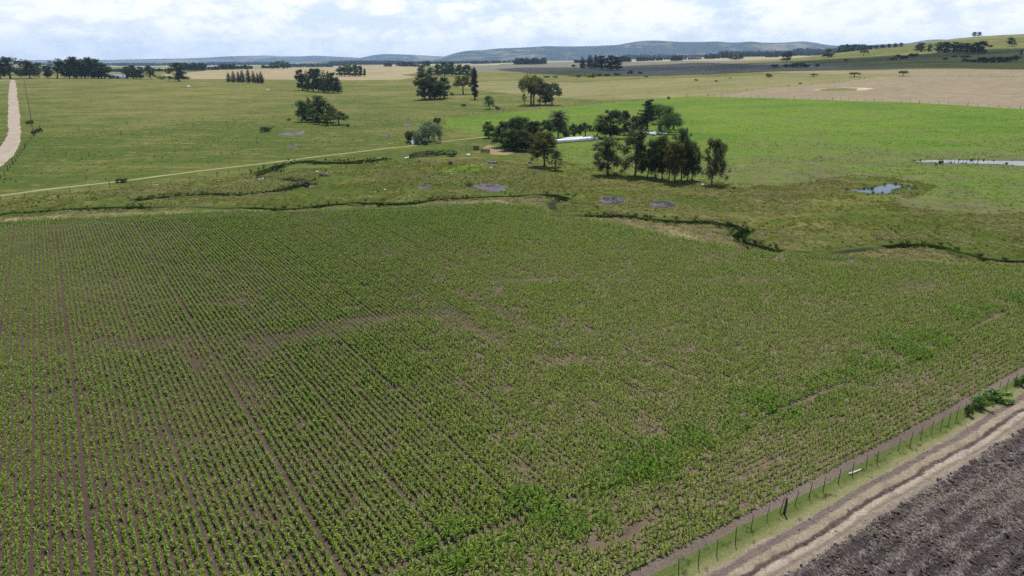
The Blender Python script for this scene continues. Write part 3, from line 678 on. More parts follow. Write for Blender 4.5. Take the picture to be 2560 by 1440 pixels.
def sp_umbrella(r, k):
    P = [(np.array([(0, 0, 0), (.01, 0, .2), (.0, .01, .42)]), [.04, .035, .028])]; C = []
    for i in range(24):
        a = r.uniform(0, 6.3); rr = .46 * math.sqrt(r.random()); q = r.uniform(.12, .18); e = (math.cos(a) * rr, math.sin(a) * rr, .42 + .42 * (1 - (rr / .5) ** 2) * r.uniform(.5, 1) + r.normal(0, .04)); C.append((*e, q, q, q * .7))
        if i < 8: P.append(limb((0, 0, .38), e, r, 4, .01, .02, .006))
    return P, C, dict(flat=.5, shell=.45, asp=.5)
def sp_thin(r, k):       # sparse young gum
    P, C, kw = sp_gum(r, k); C = [(c[0] * .8, c[1] * .8, c[2], c[3] * .7, c[4] * .7, c[5] * .75) for c in C]; return P, C, kw
SPEC = dict(gum=(sp_gum, 13000, .0135, .23), broad=(sp_broad, 13000, .0155, .37), round=(sp_round, 18000, .016, .48), conifer=(sp_conifer, 3600, .02, .15), cypress=(sp_cypress, 4200, .022, .30), poplar=(sp_poplar, 2200, .02, .07), bush=(sp_bush, 3200, .038, .55), umbrella=(sp_umbrella, 2400, .034, .52), thin=(sp_thin, 1900, .018, .19))
_proto = {}
def proto(kind, v, lod):
    key = (kind, v, lod)
    if key not in _proto:
        r = np.random.default_rng(hash((kind, v)) % 1000 if 0 else sum(map(ord, kind)) * 7 + v * 31)
        fn, n, s, rad = SPEC[kind]; P, C, kw = fn(r, v)
        n2, s2 = (n, s) if lod == 0 else (int(n * .38), s * 1.55) if lod == 1 else (int(n * .14), s * 2.3)
        cm = crown_mesh("crown", C, n2, s2, r, LEAF["dark"], **kw); tm = trunk_mesh(P, BARK_PALE if kind in ("gum", "thin") else BARK)
        co = np.empty(len(cm.vertices) * 3, np.float32); cm.vertices.foreach_get("co", co); co = co.reshape(-1, 3)
        _proto[key] = (tm, cm, np.percentile(np.abs(co[:, 0]), 98), co[:, 2].max())
    return _proto[key]
NV = dict(gum=6, broad=4, conifer=3, round=2, bush=4, umbrella=3, thin=3, cypress=2, poplar=1)
_tn = [0]
TREES = []
def tree(px, base, top, width, kind, leaf, name, label, group=None, cat="tree", v=None, rz=None, lean=0.0, depth=None):
    """stand a tree on the ground where the photo shows its foot; height and spread in metres follow from its outline"""
    g = at([px], [base])[0] if depth is None else np.array([*(np.array([ray(px, base)[0][0] / ray(px, base)[1][0], 1]) * depth), 0])
    if depth is not None: g[2] = hills(g[0], g[1])[0]
    H = float(height_for(g, top)); k = float(px_m(g)); Wd = width / k
    _tn[0] += 1; i = _tn[0]; rr = random.Random(i * 13)
    lod = 0 if H * k > 70 else 1 if H * k > 26 else 2
    tm, cm, rad, zt = proto(kind, rr.randrange(NV[kind]) if v is None else v, lod)
    o = empty(name, (g[0], g[1], g[2] - .05), rr.uniform(0, 6.28) if rz is None else rz); sxy = Wd / 2 / rad; sz = H / zt
    sxy = min(max(sxy * (1.3 if kind == 'gum' else 1.06), sz * .45), sz * 2.4); o.scale = (sxy, sxy, sz)
    if lean: o.rotation_euler = (0, lean, 0)
    t = link("trunk", tm, o); c = link("crown", cm, o); c.material_slots[0].link = 'OBJECT'; c.material_slots[0].material = LEAF[leaf]
    if kind == "bush": t.name = "stem"; c.name = "foliage"
    tag(o, label, cat, group); TREES.append(o); return o

ORD = ["first", "second", "third", "fourth", "fifth", "sixth", "seventh", "eighth", "ninth", "tenth", "eleventh", "twelfth", "thirteenth", "fourteenth", "fifteenth", "sixteenth"]
def row(items, what, where, group, name="tree", cat="tree"):
    """a run of trees told apart by their order from the left"""
    items = sorted(items, key=lambda q: q[0]); n = len(items)
    for i, q in enumerate(items):
        px, base, top, width, kind, leaf = q[:6]; ex = q[6] if len(q) > 6 else {}
        pos = "leftmost" if i == 0 else "rightmost" if i == n - 1 else ORD[i] + " from left"
        tree(px, base, top, width, kind, leaf, ex.pop("name", name), ex.pop("label", f"{what}, {pos} {where}"), group, cat, **ex)

# -- gums of the farm grove (nearest trees)
tree(1519, 437, 334, 66, "gum", "euc", "gum_tree", "spreading gum with one bare lower trunk and two leaf domes, left of the gum grove", "gum trees below the farm", v=0)
tree(1361, 416, 323, 54, "gum", "gold", "gum_tree", "golden green gum with dense oval crown before the long white silage bag", "gum trees below the farm", v=1)
tree(1388, 426, 368, 30, "thin", "euc", "gum_tree", "thin young gum beside the golden green gum", "gum trees below the farm", v=0)
tree(1779, 463, 343, 50, "gum", "euc", "gum_tree", "lone open gum at the right end, round leaf puffs and slanting trunk", "gum trees below the farm", v=3, lean=.03)
row([(1587, 441, 313, 56, "gum", "euc", dict(v=2)), (1618, 443, 356, 36, "gum", "dark", dict(v=4)), (1638, 447, 343, 40, "gum", "dark", dict(v=5)), (1656, 449, 330, 44, "gum", "dark", dict(v=0)), (1672, 452, 362, 36, "gum", "gold", dict(v=1)),
     (1686, 456, 335, 46, "gum", "gold", dict(v=4)), (1704, 453, 312, 38, "gum", "euc", dict(v=5)), (1718, 452, 360, 34, "gum", "dark", dict(v=2)), (1730, 451, 349, 38, "gum", "euc", dict(v=3))], "dark gum tree", "in the dense grove of nine gums", "gum trees below the farm", "gum_tree")
# -- farmstead trees
tree(1222, 346, 302, 32, "broad", "mid", "broadleaf_tree", "small broadleaf tree at the end of the farm path", v=0)
row([(1259, 369, 301, 54, "broad", "mid"), (1288, 374, 291, 60, "broad", "dark", dict(v=1)), (1310, 366, 287, 58, "broad", "mid", dict(v=2)), (1338, 371, 300, 50, "broad", "dark", dict(v=3)), (1366, 366, 296, 56, "broad", "mid"), (1306, 378, 322, 50, "broad", "dark"), (1270, 377, 326, 40, "broad", "mid")], "big dark broadleaf tree", "in the farmstead thicket left of the palm", "broadleaf trees round the farmstead", "broadleaf_tree")
tree(1412, 343, 314, 26, "bush", "mid", "shrub", "dark shrub just right of the palm foot", cat="shrub"); tree(1436, 341, 307, 30, "bush", "mid", "shrub", "wide green shrub between palm and umbrella tree", cat="shrub")
tree(1463, 346, 304, 44, "umbrella", "conifer", "umbrella_tree", "dark flat topped tree on a short trunk behind the silage bag", v=0)
tree(1493, 341, 291, 26, "thin", "euc", "gum_tree", "slim pale gum right of the umbrella tree", v=1); tree(1525, 346, 270, 62, "broad", "dark", "broadleaf_tree", "tall dark broadleaf tree standing in the middle of the farmstead", v=2)
tree(1560, 337, 273, 32, "broad", "brown", "russet_tree", "russet brown tree right of the tallest farmstead broadleaf", v=1); tree(1585, 332, 288, 34, "broad", "brown", "russet_tree", "low reddish brown tree left of the cypress", v=3)
tree(1617, 331, 247, 54, "cypress", "conifer", "cypress_tree", "black green cypress with ragged horizontal boughs behind the willow", v=0)
tree(1651, 331, 257, 88, "round", "mid", "willow_tree", "huge rounded willow beside the cypress at the green field", v=0); tree(1685, 325, 283, 36, "round", "mid", "willow_tree", "low drooping willow at the right edge of the farmstead", v=1)
tree(1583, 338, 306, 20, "thin", "euc", "gum_tree", "small pale gum in front of the white bags by the cypress", v=2)
# -- creek willow
tree(1073, 356, 300, 70, "round", "grey", "willow_tree", "round grey green willow by the creek and farm path", v=1); tree(1057, 361, 334, 38, "bush", "grey", "willow_bush", "low grey green willow bush at the foot of the creek willow", cat="shrub"); tree(1027, 353, 325, 28, "bush", "brown", "shrub", "dull brown bush left of the creek willow above the pool", cat="shrub"); tree(1094, 310, 293, 18, "bush", "mid", "shrub", "small dark bush just behind the creek willow", cat="shrub")
# -- pasture clump, loose feathery trees
row([(754, 305, 247, 30, "gum", "mid", dict(v=0)), (764, 299, 254, 28, "gum", "mid", dict(v=2)), (776, 301, 237, 15, "thin", "euc", dict(v=1)), (783, 306, 270, 32, "broad", "mid"), (802, 304, 236, 40, "gum", "mid", dict(v=5)), (797, 311, 281, 24, "broad", "mid"), (819, 314, 284, 28, "broad", "gold"), (827, 306, 264, 28, "gum", "mid", dict(v=3)), (847, 312, 276, 42, "umbrella", "mid")], "loose feathery tree", "in the pasture clump of nine", "loose trees in the middle pasture", "pasture_tree")
# -- clump of tall dark trees
row([(756, 226, 172, 26, "broad", "dark"), (770, 227, 174, 22, "conifer", "dark"), (783, 229, 168, 28, "broad", "dark"), (797, 230, 169, 26, "broad", "dark"), (811, 231, 174, 24, "conifer", "dark"), (822, 230, 175, 20, "conifer", "dark"), (833, 233, 180, 30, "broad", "dark"), (846, 233, 190, 20, "conifer", "dark")], "tall dark tree", "in the clump below the pale stubble rise", "dark trees on the stubble slope", "tall_tree")
row([(849, 190, 164, 18, "broad", "mid"), (861, 191, 161, 20, "broad", "dark"), (875, 192, 160, 20, "broad", "mid"), (889, 192, 160, 20, "broad", "mid"), (901, 191, 163, 18, "broad", "dark"), (912, 191, 170, 9, "poplar", "dark")], "upright tree", "in the six tree clump on the stubble field", "trees on the pale stubble field", "tall_tree")
row([(682, 172, 155, 18, "broad", "mid"), (694, 172, 151, 20, "broad", "mid"), (708, 172, 151, 20, "broad", "mid"), (719, 171, 154, 15, "broad", "dark")], "far rounded tree", "in the clump on the stubble skyline", "far clump behind the stubble", "broadleaf_tree")
row([(572, 206, 180, 13, "conifer", "conifer"), (585, 207, 176, 12, "conifer", "conifer"), (597, 207, 177, 11, "conifer", "conifer"), (607, 207, 174, 14, "conifer", "conifer"), (622, 208, 170, 13, "conifer", "conifer"), (635, 208, 176, 12, "conifer", "conifer"), (645, 209, 180, 10, "conifer", "conifer"), (654, 209, 178, 14, "conifer", "conifer")], "dark pointed conifer", "in the row of eight above the pasture", "row of conifers on the pasture edge", "conifer_tree")
# -- ridge on the left
row([(2, 197, 150, 22, "gum", "dark"), (27, 197, 138, 46, "gum", "dark", dict(v=0)), (76, 196, 147, 42, "gum", "dark", dict(v=2)), (98, 195, 154, 20, "gum", "dark"), (120, 195, 163, 20, "broad", "dark"), (143, 196, 145, 44, "gum", "dark", dict(v=4)), (174, 196, 147, 34, "broad", "dark"), (193, 196, 140, 36, "gum", "dark", dict(v=5)), (213, 196, 150, 30, "broad", "dark"), (230, 196, 141, 34, "gum", "dark", dict(v=1)), (246, 196, 146, 34, "broad", "dark"), (262, 197, 158, 30, "broad", "dark")], "tall dark gum", "of the dozen on the ridge by the road", "trees along the left ridge", "ridge_tree")
row([(186, 196, 152, 30, "broad", "dark"), (204, 196, 155, 26, "broad", "dark"), (254, 196, 160, 30, "broad", "dark"), (236, 196, 163, 30, "broad", "mid")], "lower bushy tree", "filling the ridge wood left of the shed", "trees along the left ridge", "ridge_tree")
row([(320, 197, 165, 24, "broad", "dark"), (334, 197, 162, 26, "broad", "dark"), (350, 198, 166, 22, "broad", "dark")], "rounded dark tree", "of three just right of the shed", "trees right of the shed", "broadleaf_tree")
tree(378, 199, 162, 20, "gum", "dark", "ridge_tree", "single narrow gum on the ridge right of the shed", v=3); tree(405, 199, 189, 22, "bush", "light", "shrub", "bright green bush on the ridge pasture edge", cat="shrub"); tree(448, 203, 154, 50, "broad", "dark", "broadleaf_tree", "big solitary dense dark tree at the ridge end", v=1)
# -- middle: big clump, round lit tree, poplar, and the wood behind
row([(1062, 250, 181, 44, "broad", "dark", dict(v=0)), (1087, 248, 189, 40, "broad", "dark", dict(v=2)), (1110, 246, 191, 38, "broad", "dark", dict(v=3)), (1074, 246, 184, 36, "broad", "mid"), (1100, 249, 200, 30, "gum", "dark")], "massive dark tree", "in the clump left of the round sunlit tree", "clump beside the poplar", "broadleaf_tree")
tree(1158, 236, 186, 44, "umbrella", "gold", "round_tree", "round sunlit yellow green tree next to the poplar", v=1)
tree(1187, 249, 168, 15, "poplar", "dark", "poplar_tree", "single tall narrow poplar spire in the middle distance")
row([(1056, 188, 163, 24, "broad", "dark"), (1077, 189, 168, 22, "broad", "dark"), (1095, 190, 159, 26, "broad", "dark"), (1112, 190, 153, 28, "broad", "mid"), (1130, 190, 152, 26, "broad", "mid"), (1149, 191, 160, 22, "broad", "dark"), (1169, 192, 160, 28, "broad", "dark"), (1182, 193, 170, 16, "broad", "dark")], "dark tree", "in the wood behind the round sunlit tree", "wood behind the poplar", "broadleaf_tree")
tree(1224, 273, 237, 24, "gum", "light", "young_tree", "small bright leaning tree right of the poplar", v=3); tree(1244, 275, 265, 12, "bush", "dark", "shrub", "little dark bush beside the small bright leaning tree", cat="shrub"); tree(1158, 266, 259, 13, "bush", "dark", "shrub", "small dark bush in grass below the round sunlit tree", cat="shrub")
tree(1328, 263, 183, 56, "umbrella", "gold", "gum_tree", "tall gum with twin pale trunks and wide crown, above the green field", "twin gum clump", v=2); tree(1334, 262, 192, 46, "umbrella", "euc", "gum_tree", "second trunk of the tall gum pair above the green field", "twin gum clump", v=0)
row([(1350, 261, 200, 34, "umbrella", "euc"), (1364, 262, 206, 34, "broad", "euc"), (1380, 263, 204, 42, "umbrella", "euc")], "bushy gum", "of three right of the tall twin gum", "twin gum clump", "gum_tree"); tree(1311, 261, 230, 13, "thin", "gold", "young_tree", "thin sapling at the left foot of the twin gum", v=0)
# -- brown field edge
tree(1922, 194, 182, 14, "bush", "mid", "shrub", "round bush, leftmost of four along the brown field fence", "bushes along the brown field fence", "shrub"); tree(2034, 192, 183, 19, "umbrella", "mid", "thorn_tree", "flat topped thorn tree, second of four along the brown field fence", "bushes along the brown field fence"); tree(2136, 192, 180, 26, "umbrella", "mid", "thorn_tree", "widest flat thorn tree, third of four along the brown field fence", "bushes along the brown field fence"); tree(2257, 190, 176, 21, "umbrella", "dark", "thorn_tree", "darkest flat thorn tree, rightmost of four along the brown field fence", "bushes along the brown field fence")
tree(1741, 202, 197, 9, "bush", "mid", "shrub", "small dark bush in dry pasture, left one of a pair", cat="shrub"); tree(1790, 204, 200, 10, "bush", "mid", "shrub", "small dark bush in dry pasture, right one of a pair", cat="shrub"); tree(1672, 248, 241, 8, "bush", "dark", "shrub", "little black bush on the far edge of the green field", cat="shrub"); tree(2000, 210, 206, 8, "bush", "brown", "shrub", "tiny brown bush on the brown field's left edge", cat="shrub"); tree(1825, 196, 193, 6, "bush", "mid", "shrub", "tiny bush left of the leftmost brown field bush", cat="shrub")
# -- cloud shadow clump
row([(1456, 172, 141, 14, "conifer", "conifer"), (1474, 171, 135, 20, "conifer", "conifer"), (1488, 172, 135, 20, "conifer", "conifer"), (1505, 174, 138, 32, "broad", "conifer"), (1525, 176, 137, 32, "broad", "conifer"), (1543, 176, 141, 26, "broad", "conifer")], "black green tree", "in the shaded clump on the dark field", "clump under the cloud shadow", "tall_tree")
row([(1435, 168, 160, 11, "bush", "dark"), (1446, 194, 186, 11, "bush", "dark"), (1470, 194, 184, 17, "bush", "light"), (1481, 195, 183, 13, "bush", "dark"), (1498, 191, 183, 14, "bush", "mid"), (1517, 191, 184, 15, "bush", "dark"), (1541, 189, 182, 17, "bush", "dark"), (1577, 185, 175, 15, "bush", "dark"), (1601, 185, 178, 11, "bush", "dark"), (1615, 193, 189, 9, "bush", "mid"), (1388, 195, 188, 12, "bush", "light"), (1366, 194, 188, 16, "bush", "mid")], "dark bush", "in the scrub line below the shaded clump", "scrub line in the middle distance", "shrub", "shrub")
# -- right slope
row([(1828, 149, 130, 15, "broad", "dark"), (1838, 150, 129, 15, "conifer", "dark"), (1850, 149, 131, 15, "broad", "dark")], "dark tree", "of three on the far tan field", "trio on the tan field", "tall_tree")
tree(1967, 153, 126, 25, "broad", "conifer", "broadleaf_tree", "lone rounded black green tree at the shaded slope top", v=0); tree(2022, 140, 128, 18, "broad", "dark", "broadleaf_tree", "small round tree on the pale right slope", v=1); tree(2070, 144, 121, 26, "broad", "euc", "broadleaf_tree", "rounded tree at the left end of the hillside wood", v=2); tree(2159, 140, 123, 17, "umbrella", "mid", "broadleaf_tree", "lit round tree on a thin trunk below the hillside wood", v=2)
row([(2086 + 15 * i, 133 - 1.5 * i, 120 - 1.25 * i, 17, "broad", ("dark", "mid", "euc")[i % 3]) for i in range(12)], "tree", "in the hillside wood climbing the right slope", "wood on the right slope", "hillside_tree")
row([(2302, 129, 106, 27, "broad", "dark"), (2321, 130, 109, 13, "broad", "mid"), (2346, 131, 104, 30, "broad", "mid"), (2362, 132, 103, 26, "broad", "mid"), (2383, 132, 104, 28, "broad", "dark"), (2400, 132, 106, 26, "broad", "dark"), (2418, 133, 106, 26, "broad", "dark"), (2436, 133, 104, 28, "broad", "dark"), (2454, 133, 101, 34, "broad", "dark")], "dark tree", "in the wood on the right hill", "wood on the right hill", "hillside_tree")
tree(2530, 116, 91, 24, "gum", "dark", "hillside_tree", "lone leaning tree high on the right hill", v=4)
tree(2434, 94, 79, 10, "gum", "dark", "hillside_tree", "left one of two trees on the right hill's skyline", "skyline pair", v=1, depth=1700); tree(2446, 94, 79, 10, "gum", "dark", "hillside_tree", "right one of two trees on the right hill's skyline", "skyline pair", v=3, depth=1700)
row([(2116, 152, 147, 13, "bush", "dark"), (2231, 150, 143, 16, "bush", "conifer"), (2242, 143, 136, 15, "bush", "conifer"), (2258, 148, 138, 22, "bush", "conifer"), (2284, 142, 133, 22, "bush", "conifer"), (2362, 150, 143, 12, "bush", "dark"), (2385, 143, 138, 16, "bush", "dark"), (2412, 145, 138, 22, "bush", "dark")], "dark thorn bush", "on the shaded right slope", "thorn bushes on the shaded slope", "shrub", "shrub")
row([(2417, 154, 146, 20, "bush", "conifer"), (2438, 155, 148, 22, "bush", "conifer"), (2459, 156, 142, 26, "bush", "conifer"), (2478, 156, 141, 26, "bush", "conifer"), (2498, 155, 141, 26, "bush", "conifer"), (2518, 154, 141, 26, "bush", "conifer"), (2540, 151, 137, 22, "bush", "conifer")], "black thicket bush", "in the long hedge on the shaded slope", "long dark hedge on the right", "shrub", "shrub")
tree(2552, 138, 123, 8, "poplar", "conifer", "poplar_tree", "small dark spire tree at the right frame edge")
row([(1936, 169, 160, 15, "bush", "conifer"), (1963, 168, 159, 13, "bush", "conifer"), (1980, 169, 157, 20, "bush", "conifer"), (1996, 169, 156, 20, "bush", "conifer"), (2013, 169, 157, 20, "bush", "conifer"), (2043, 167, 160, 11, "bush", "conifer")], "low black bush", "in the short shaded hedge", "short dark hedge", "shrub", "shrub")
# -- small bushes in the near pastures
for px, b, tp, wd, lf, lb in ((662, 330, 315, 24, "mid", "spiky green bush left of the grey rock slab in the pasture"), (721, 302, 295, 10, "dark", "tiny black bush left of the feathery pasture clump"), (869, 317, 309, 9, "dark", "tiny black bush right of the feathery pasture clump"), (97, 331, 318, 16, "dark", "dark bush on the road fence, the larger"), (74, 310, 299, 17, "dark", "dark bush on the road fence, up the slope"), (86, 337, 322, 12, "mid", "slim bush below the larger road fence bush"),
                           (305, 456, 445, 26, "dark", "low dark bush at the bend of the farm path"), (1110, 386, 372, 60, "light", "wide bright green thicket over the old stock pen"), (1080, 384, 374, 40, "light", "low bright thicket behind the old stock pen"), (1130, 391, 379, 22, "dark", "dark bush at the right end of the stock pen"),
                           (760, 466, 449, 36, "brown", "brown reed clump in the small creek pool"), (735, 470, 458, 24, "dark", "dark reed clump left of the creek pool"), (2352, 411, 400, 10, "dark", "dark bush on the long pond's near bank"), (2516, 412, 405, 6, "dark", "little dark bush in the long pond's water"), (1172, 466, 454, 22, "mid", "green bush at the left end of the big rock slab"),
                           (2420, 1040, 1008, 15, "mid", "dark upright shrub on the wire fence by the track"), (2452, 1022, 986, 40, "light", "round dark green shrub on the fence, middle of three"), (2490, 998, 970, 50, "light", "widest dark green shrub on the fence, upper of three"), (2475, 1004, 984, 24, "light", "small green shrub between the two big fence shrubs"), (2552, 966, 935, 24, "light", "green shrub on the fence at the right frame edge"),
                           (1834, 474, 466, 12, "dark", "small bush right of the lone open gum"), (1822, 560, 553, 14, "dark", "dark bush on the creek bank above the hole"), (1650, 512, 504, 8, "dark", "tiny bush left of the right rock slab")):
    tree(px, b, tp, wd, "bush", lf, "shrub", lb, "scattered shrubs", "shrub")

# -- palm
def palm():
    g = at([1395], [347])[0]; H = height_for(g, 268); k = px_m(g); r = np.random.default_rng(5)
    o = empty("palm_tree", (g[0], g[1], g[2])); tag(o, "date palm with a dense round head of arching fronds above the thicket", "palm tree")
    zc = H * .60; m = MB(); hs = np.linspace(0, zc, 14); m.tube(np.column_stack([.03 * hs, 0 * hs, hs]), .42 + .06 * np.sin(hs * 9) - .01 * hs, 10); m.build("trunk", BARK, o, True)
    V = []; F = []; T = []; n = 0
    L0 = 26 / k * 1.2
    for i in range(110):
        a = i * 2.399; e = math.radians(84 - 136 * (i / 110) ** .9) + r.normal(0, .06); L = L0 * r.uniform(.85, 1.1); t = np.linspace(0, 1, 9)
        hz_ = np.cumsum(np.cos(e - 1.35 * t ** 1.3) * L / 8); vz = np.cumsum(np.sin(e - 1.35 * t ** 1.3) * L / 8)
        sp = np.column_stack([math.cos(a) * hz_, math.sin(a) * hz_, zc + vz + .2]); side = np.array([-math.sin(a), math.cos(a), 0]); tn = r.random()
        for j in range(8):
            for q in (.0, .5):
                p = sp[j] * (1 - q) + sp[min(j + 1, 8)] * q; d = sp[min(j + 1, 8)] - sp[j]; d /= max(np.linalg.norm(d), 1e-6); w = .55 * math.sin(math.pi * min(.98, .12 + (j + q) / 9)) ** .5 * L0 / 3.2
                for sg in (-1, 1):
                    tip = p + side * sg * w + d * w * .7 - np.array([0, 0, w * .35]); bw = d * .11
                    V += [p - bw, p + bw, tip + bw * .3, tip - bw * .3]; F.append([n, n + 1, n + 2, n + 3]); n += 4; T.append(.6 * tn + .4 * r.random())
    link("crown", mesh_np("crown", V, F, [m_leaf("palm_foliage", (.020, .030, .013), (.055, .068, .03), .1, .6, .1)], tint=T), o)
palm()
# ------------------------------------------------------------------ maize
def vnoise(x, y, sc, seed):
    g = np.random.default_rng(seed).random((256, 256)); x = x / sc + 1000.3; y = y / sc + 1000.7
    i, j = np.floor(x).astype(int), np.floor(y).astype(int); a, b = x - i, y - j; a = a * a * (3 - 2 * a); b = b * b * (3 - 2 * b); i %= 256; j %= 256; k, l = (i + 1) % 256, (j + 1) % 256
    return (g[i, j] * (1 - a) + g[k, j] * a) * (1 - b) + (g[i, l] * (1 - a) + g[k, l] * a) * b
def fbm(x, y, sc, seed): return .55 * vnoise(x, y, sc, seed) + .28 * vnoise(x, y, sc / 2.1, seed + 1) + .17 * vnoise(x, y, sc / 4.3, seed + 2)

def maize_plant_mesh(v):
    r = np.random.default_rng(40 + v); V = []; F = []; T = []; n = 0
    a0 = 0.0; nl = 8 + v % 3
    hs = np.linspace(0, .30, 3)
    for s in range(3):                                  # stalk, three-sided
        for h in hs: V.append((.014 * math.cos(s * 2.1) * (1 - h), .014 * math.sin(s * 2.1) * (1 - h), h))
    for s in range(3):
        for j in range(2): F.append([s * 3 + j, ((s + 1) % 3) * 3 + j, ((s + 1) % 3) * 3 + j + 1, s * 3 + j + 1]); T.append(.4)
    n = 9
    for i in range(nl):
        f = i / (nl - 1); a = a0 + i * math.pi + r.normal(0, .45); h0 = .05 + .24 * f; L = (.235 + .15 * math.sin(math.pi * min(1, f * .8 + .15))) * r.uniform(.85, 1.12)
        el = math.radians(30 + 44 * f + r.normal(0, 7)); bend = r.uniform(1.1, 1.9) * (1 - .5 * f); w0 = .036 * r.uniform(.85, 1.2); S = 5
        p = np.array([0, 0, h0]); side = np.array([-math.sin(a), math.cos(a), 0]); tn = r.uniform(.15, .85)
        for j in range(S + 1):
            t = j / S; w = w0 * (math.sin(math.pi * min(.97, .22 + .78 * t)) ** .8); tw = .35 * math.sin(t * 2.5 + i)
            sd = side * math.cos(tw) + np.array([0, 0, 1]) * math.sin(tw) * .6
            V += [tuple(p - sd * w), tuple(p + sd * w)]
            e = el - bend * t ** 1.2; p = p + np.array([math.cos(a) * math.cos(e), math.sin(a) * math.cos(e), math.sin(e)]) * L / S
            if j: F.append([n + 2 * j - 2, n + 2 * j - 1, n + 2 * j + 1, n + 2 * j]); T.append(min(1, tn + .25 * t))
        n += 2 * (S + 1)
    return mesh_np("maize_plant", V, F, [MAIZE_LEAF], tint=T, smooth=False)
MAIZE_LEAF = m_leaf("maize_leaf", (.102, .166, .015), (.210, .258, .041), .3, .5, .12, "vig", ((.066, .142, .011), (.140, .222, .023)))
MP = [maize_plant_mesh(v) for v in range(5)]

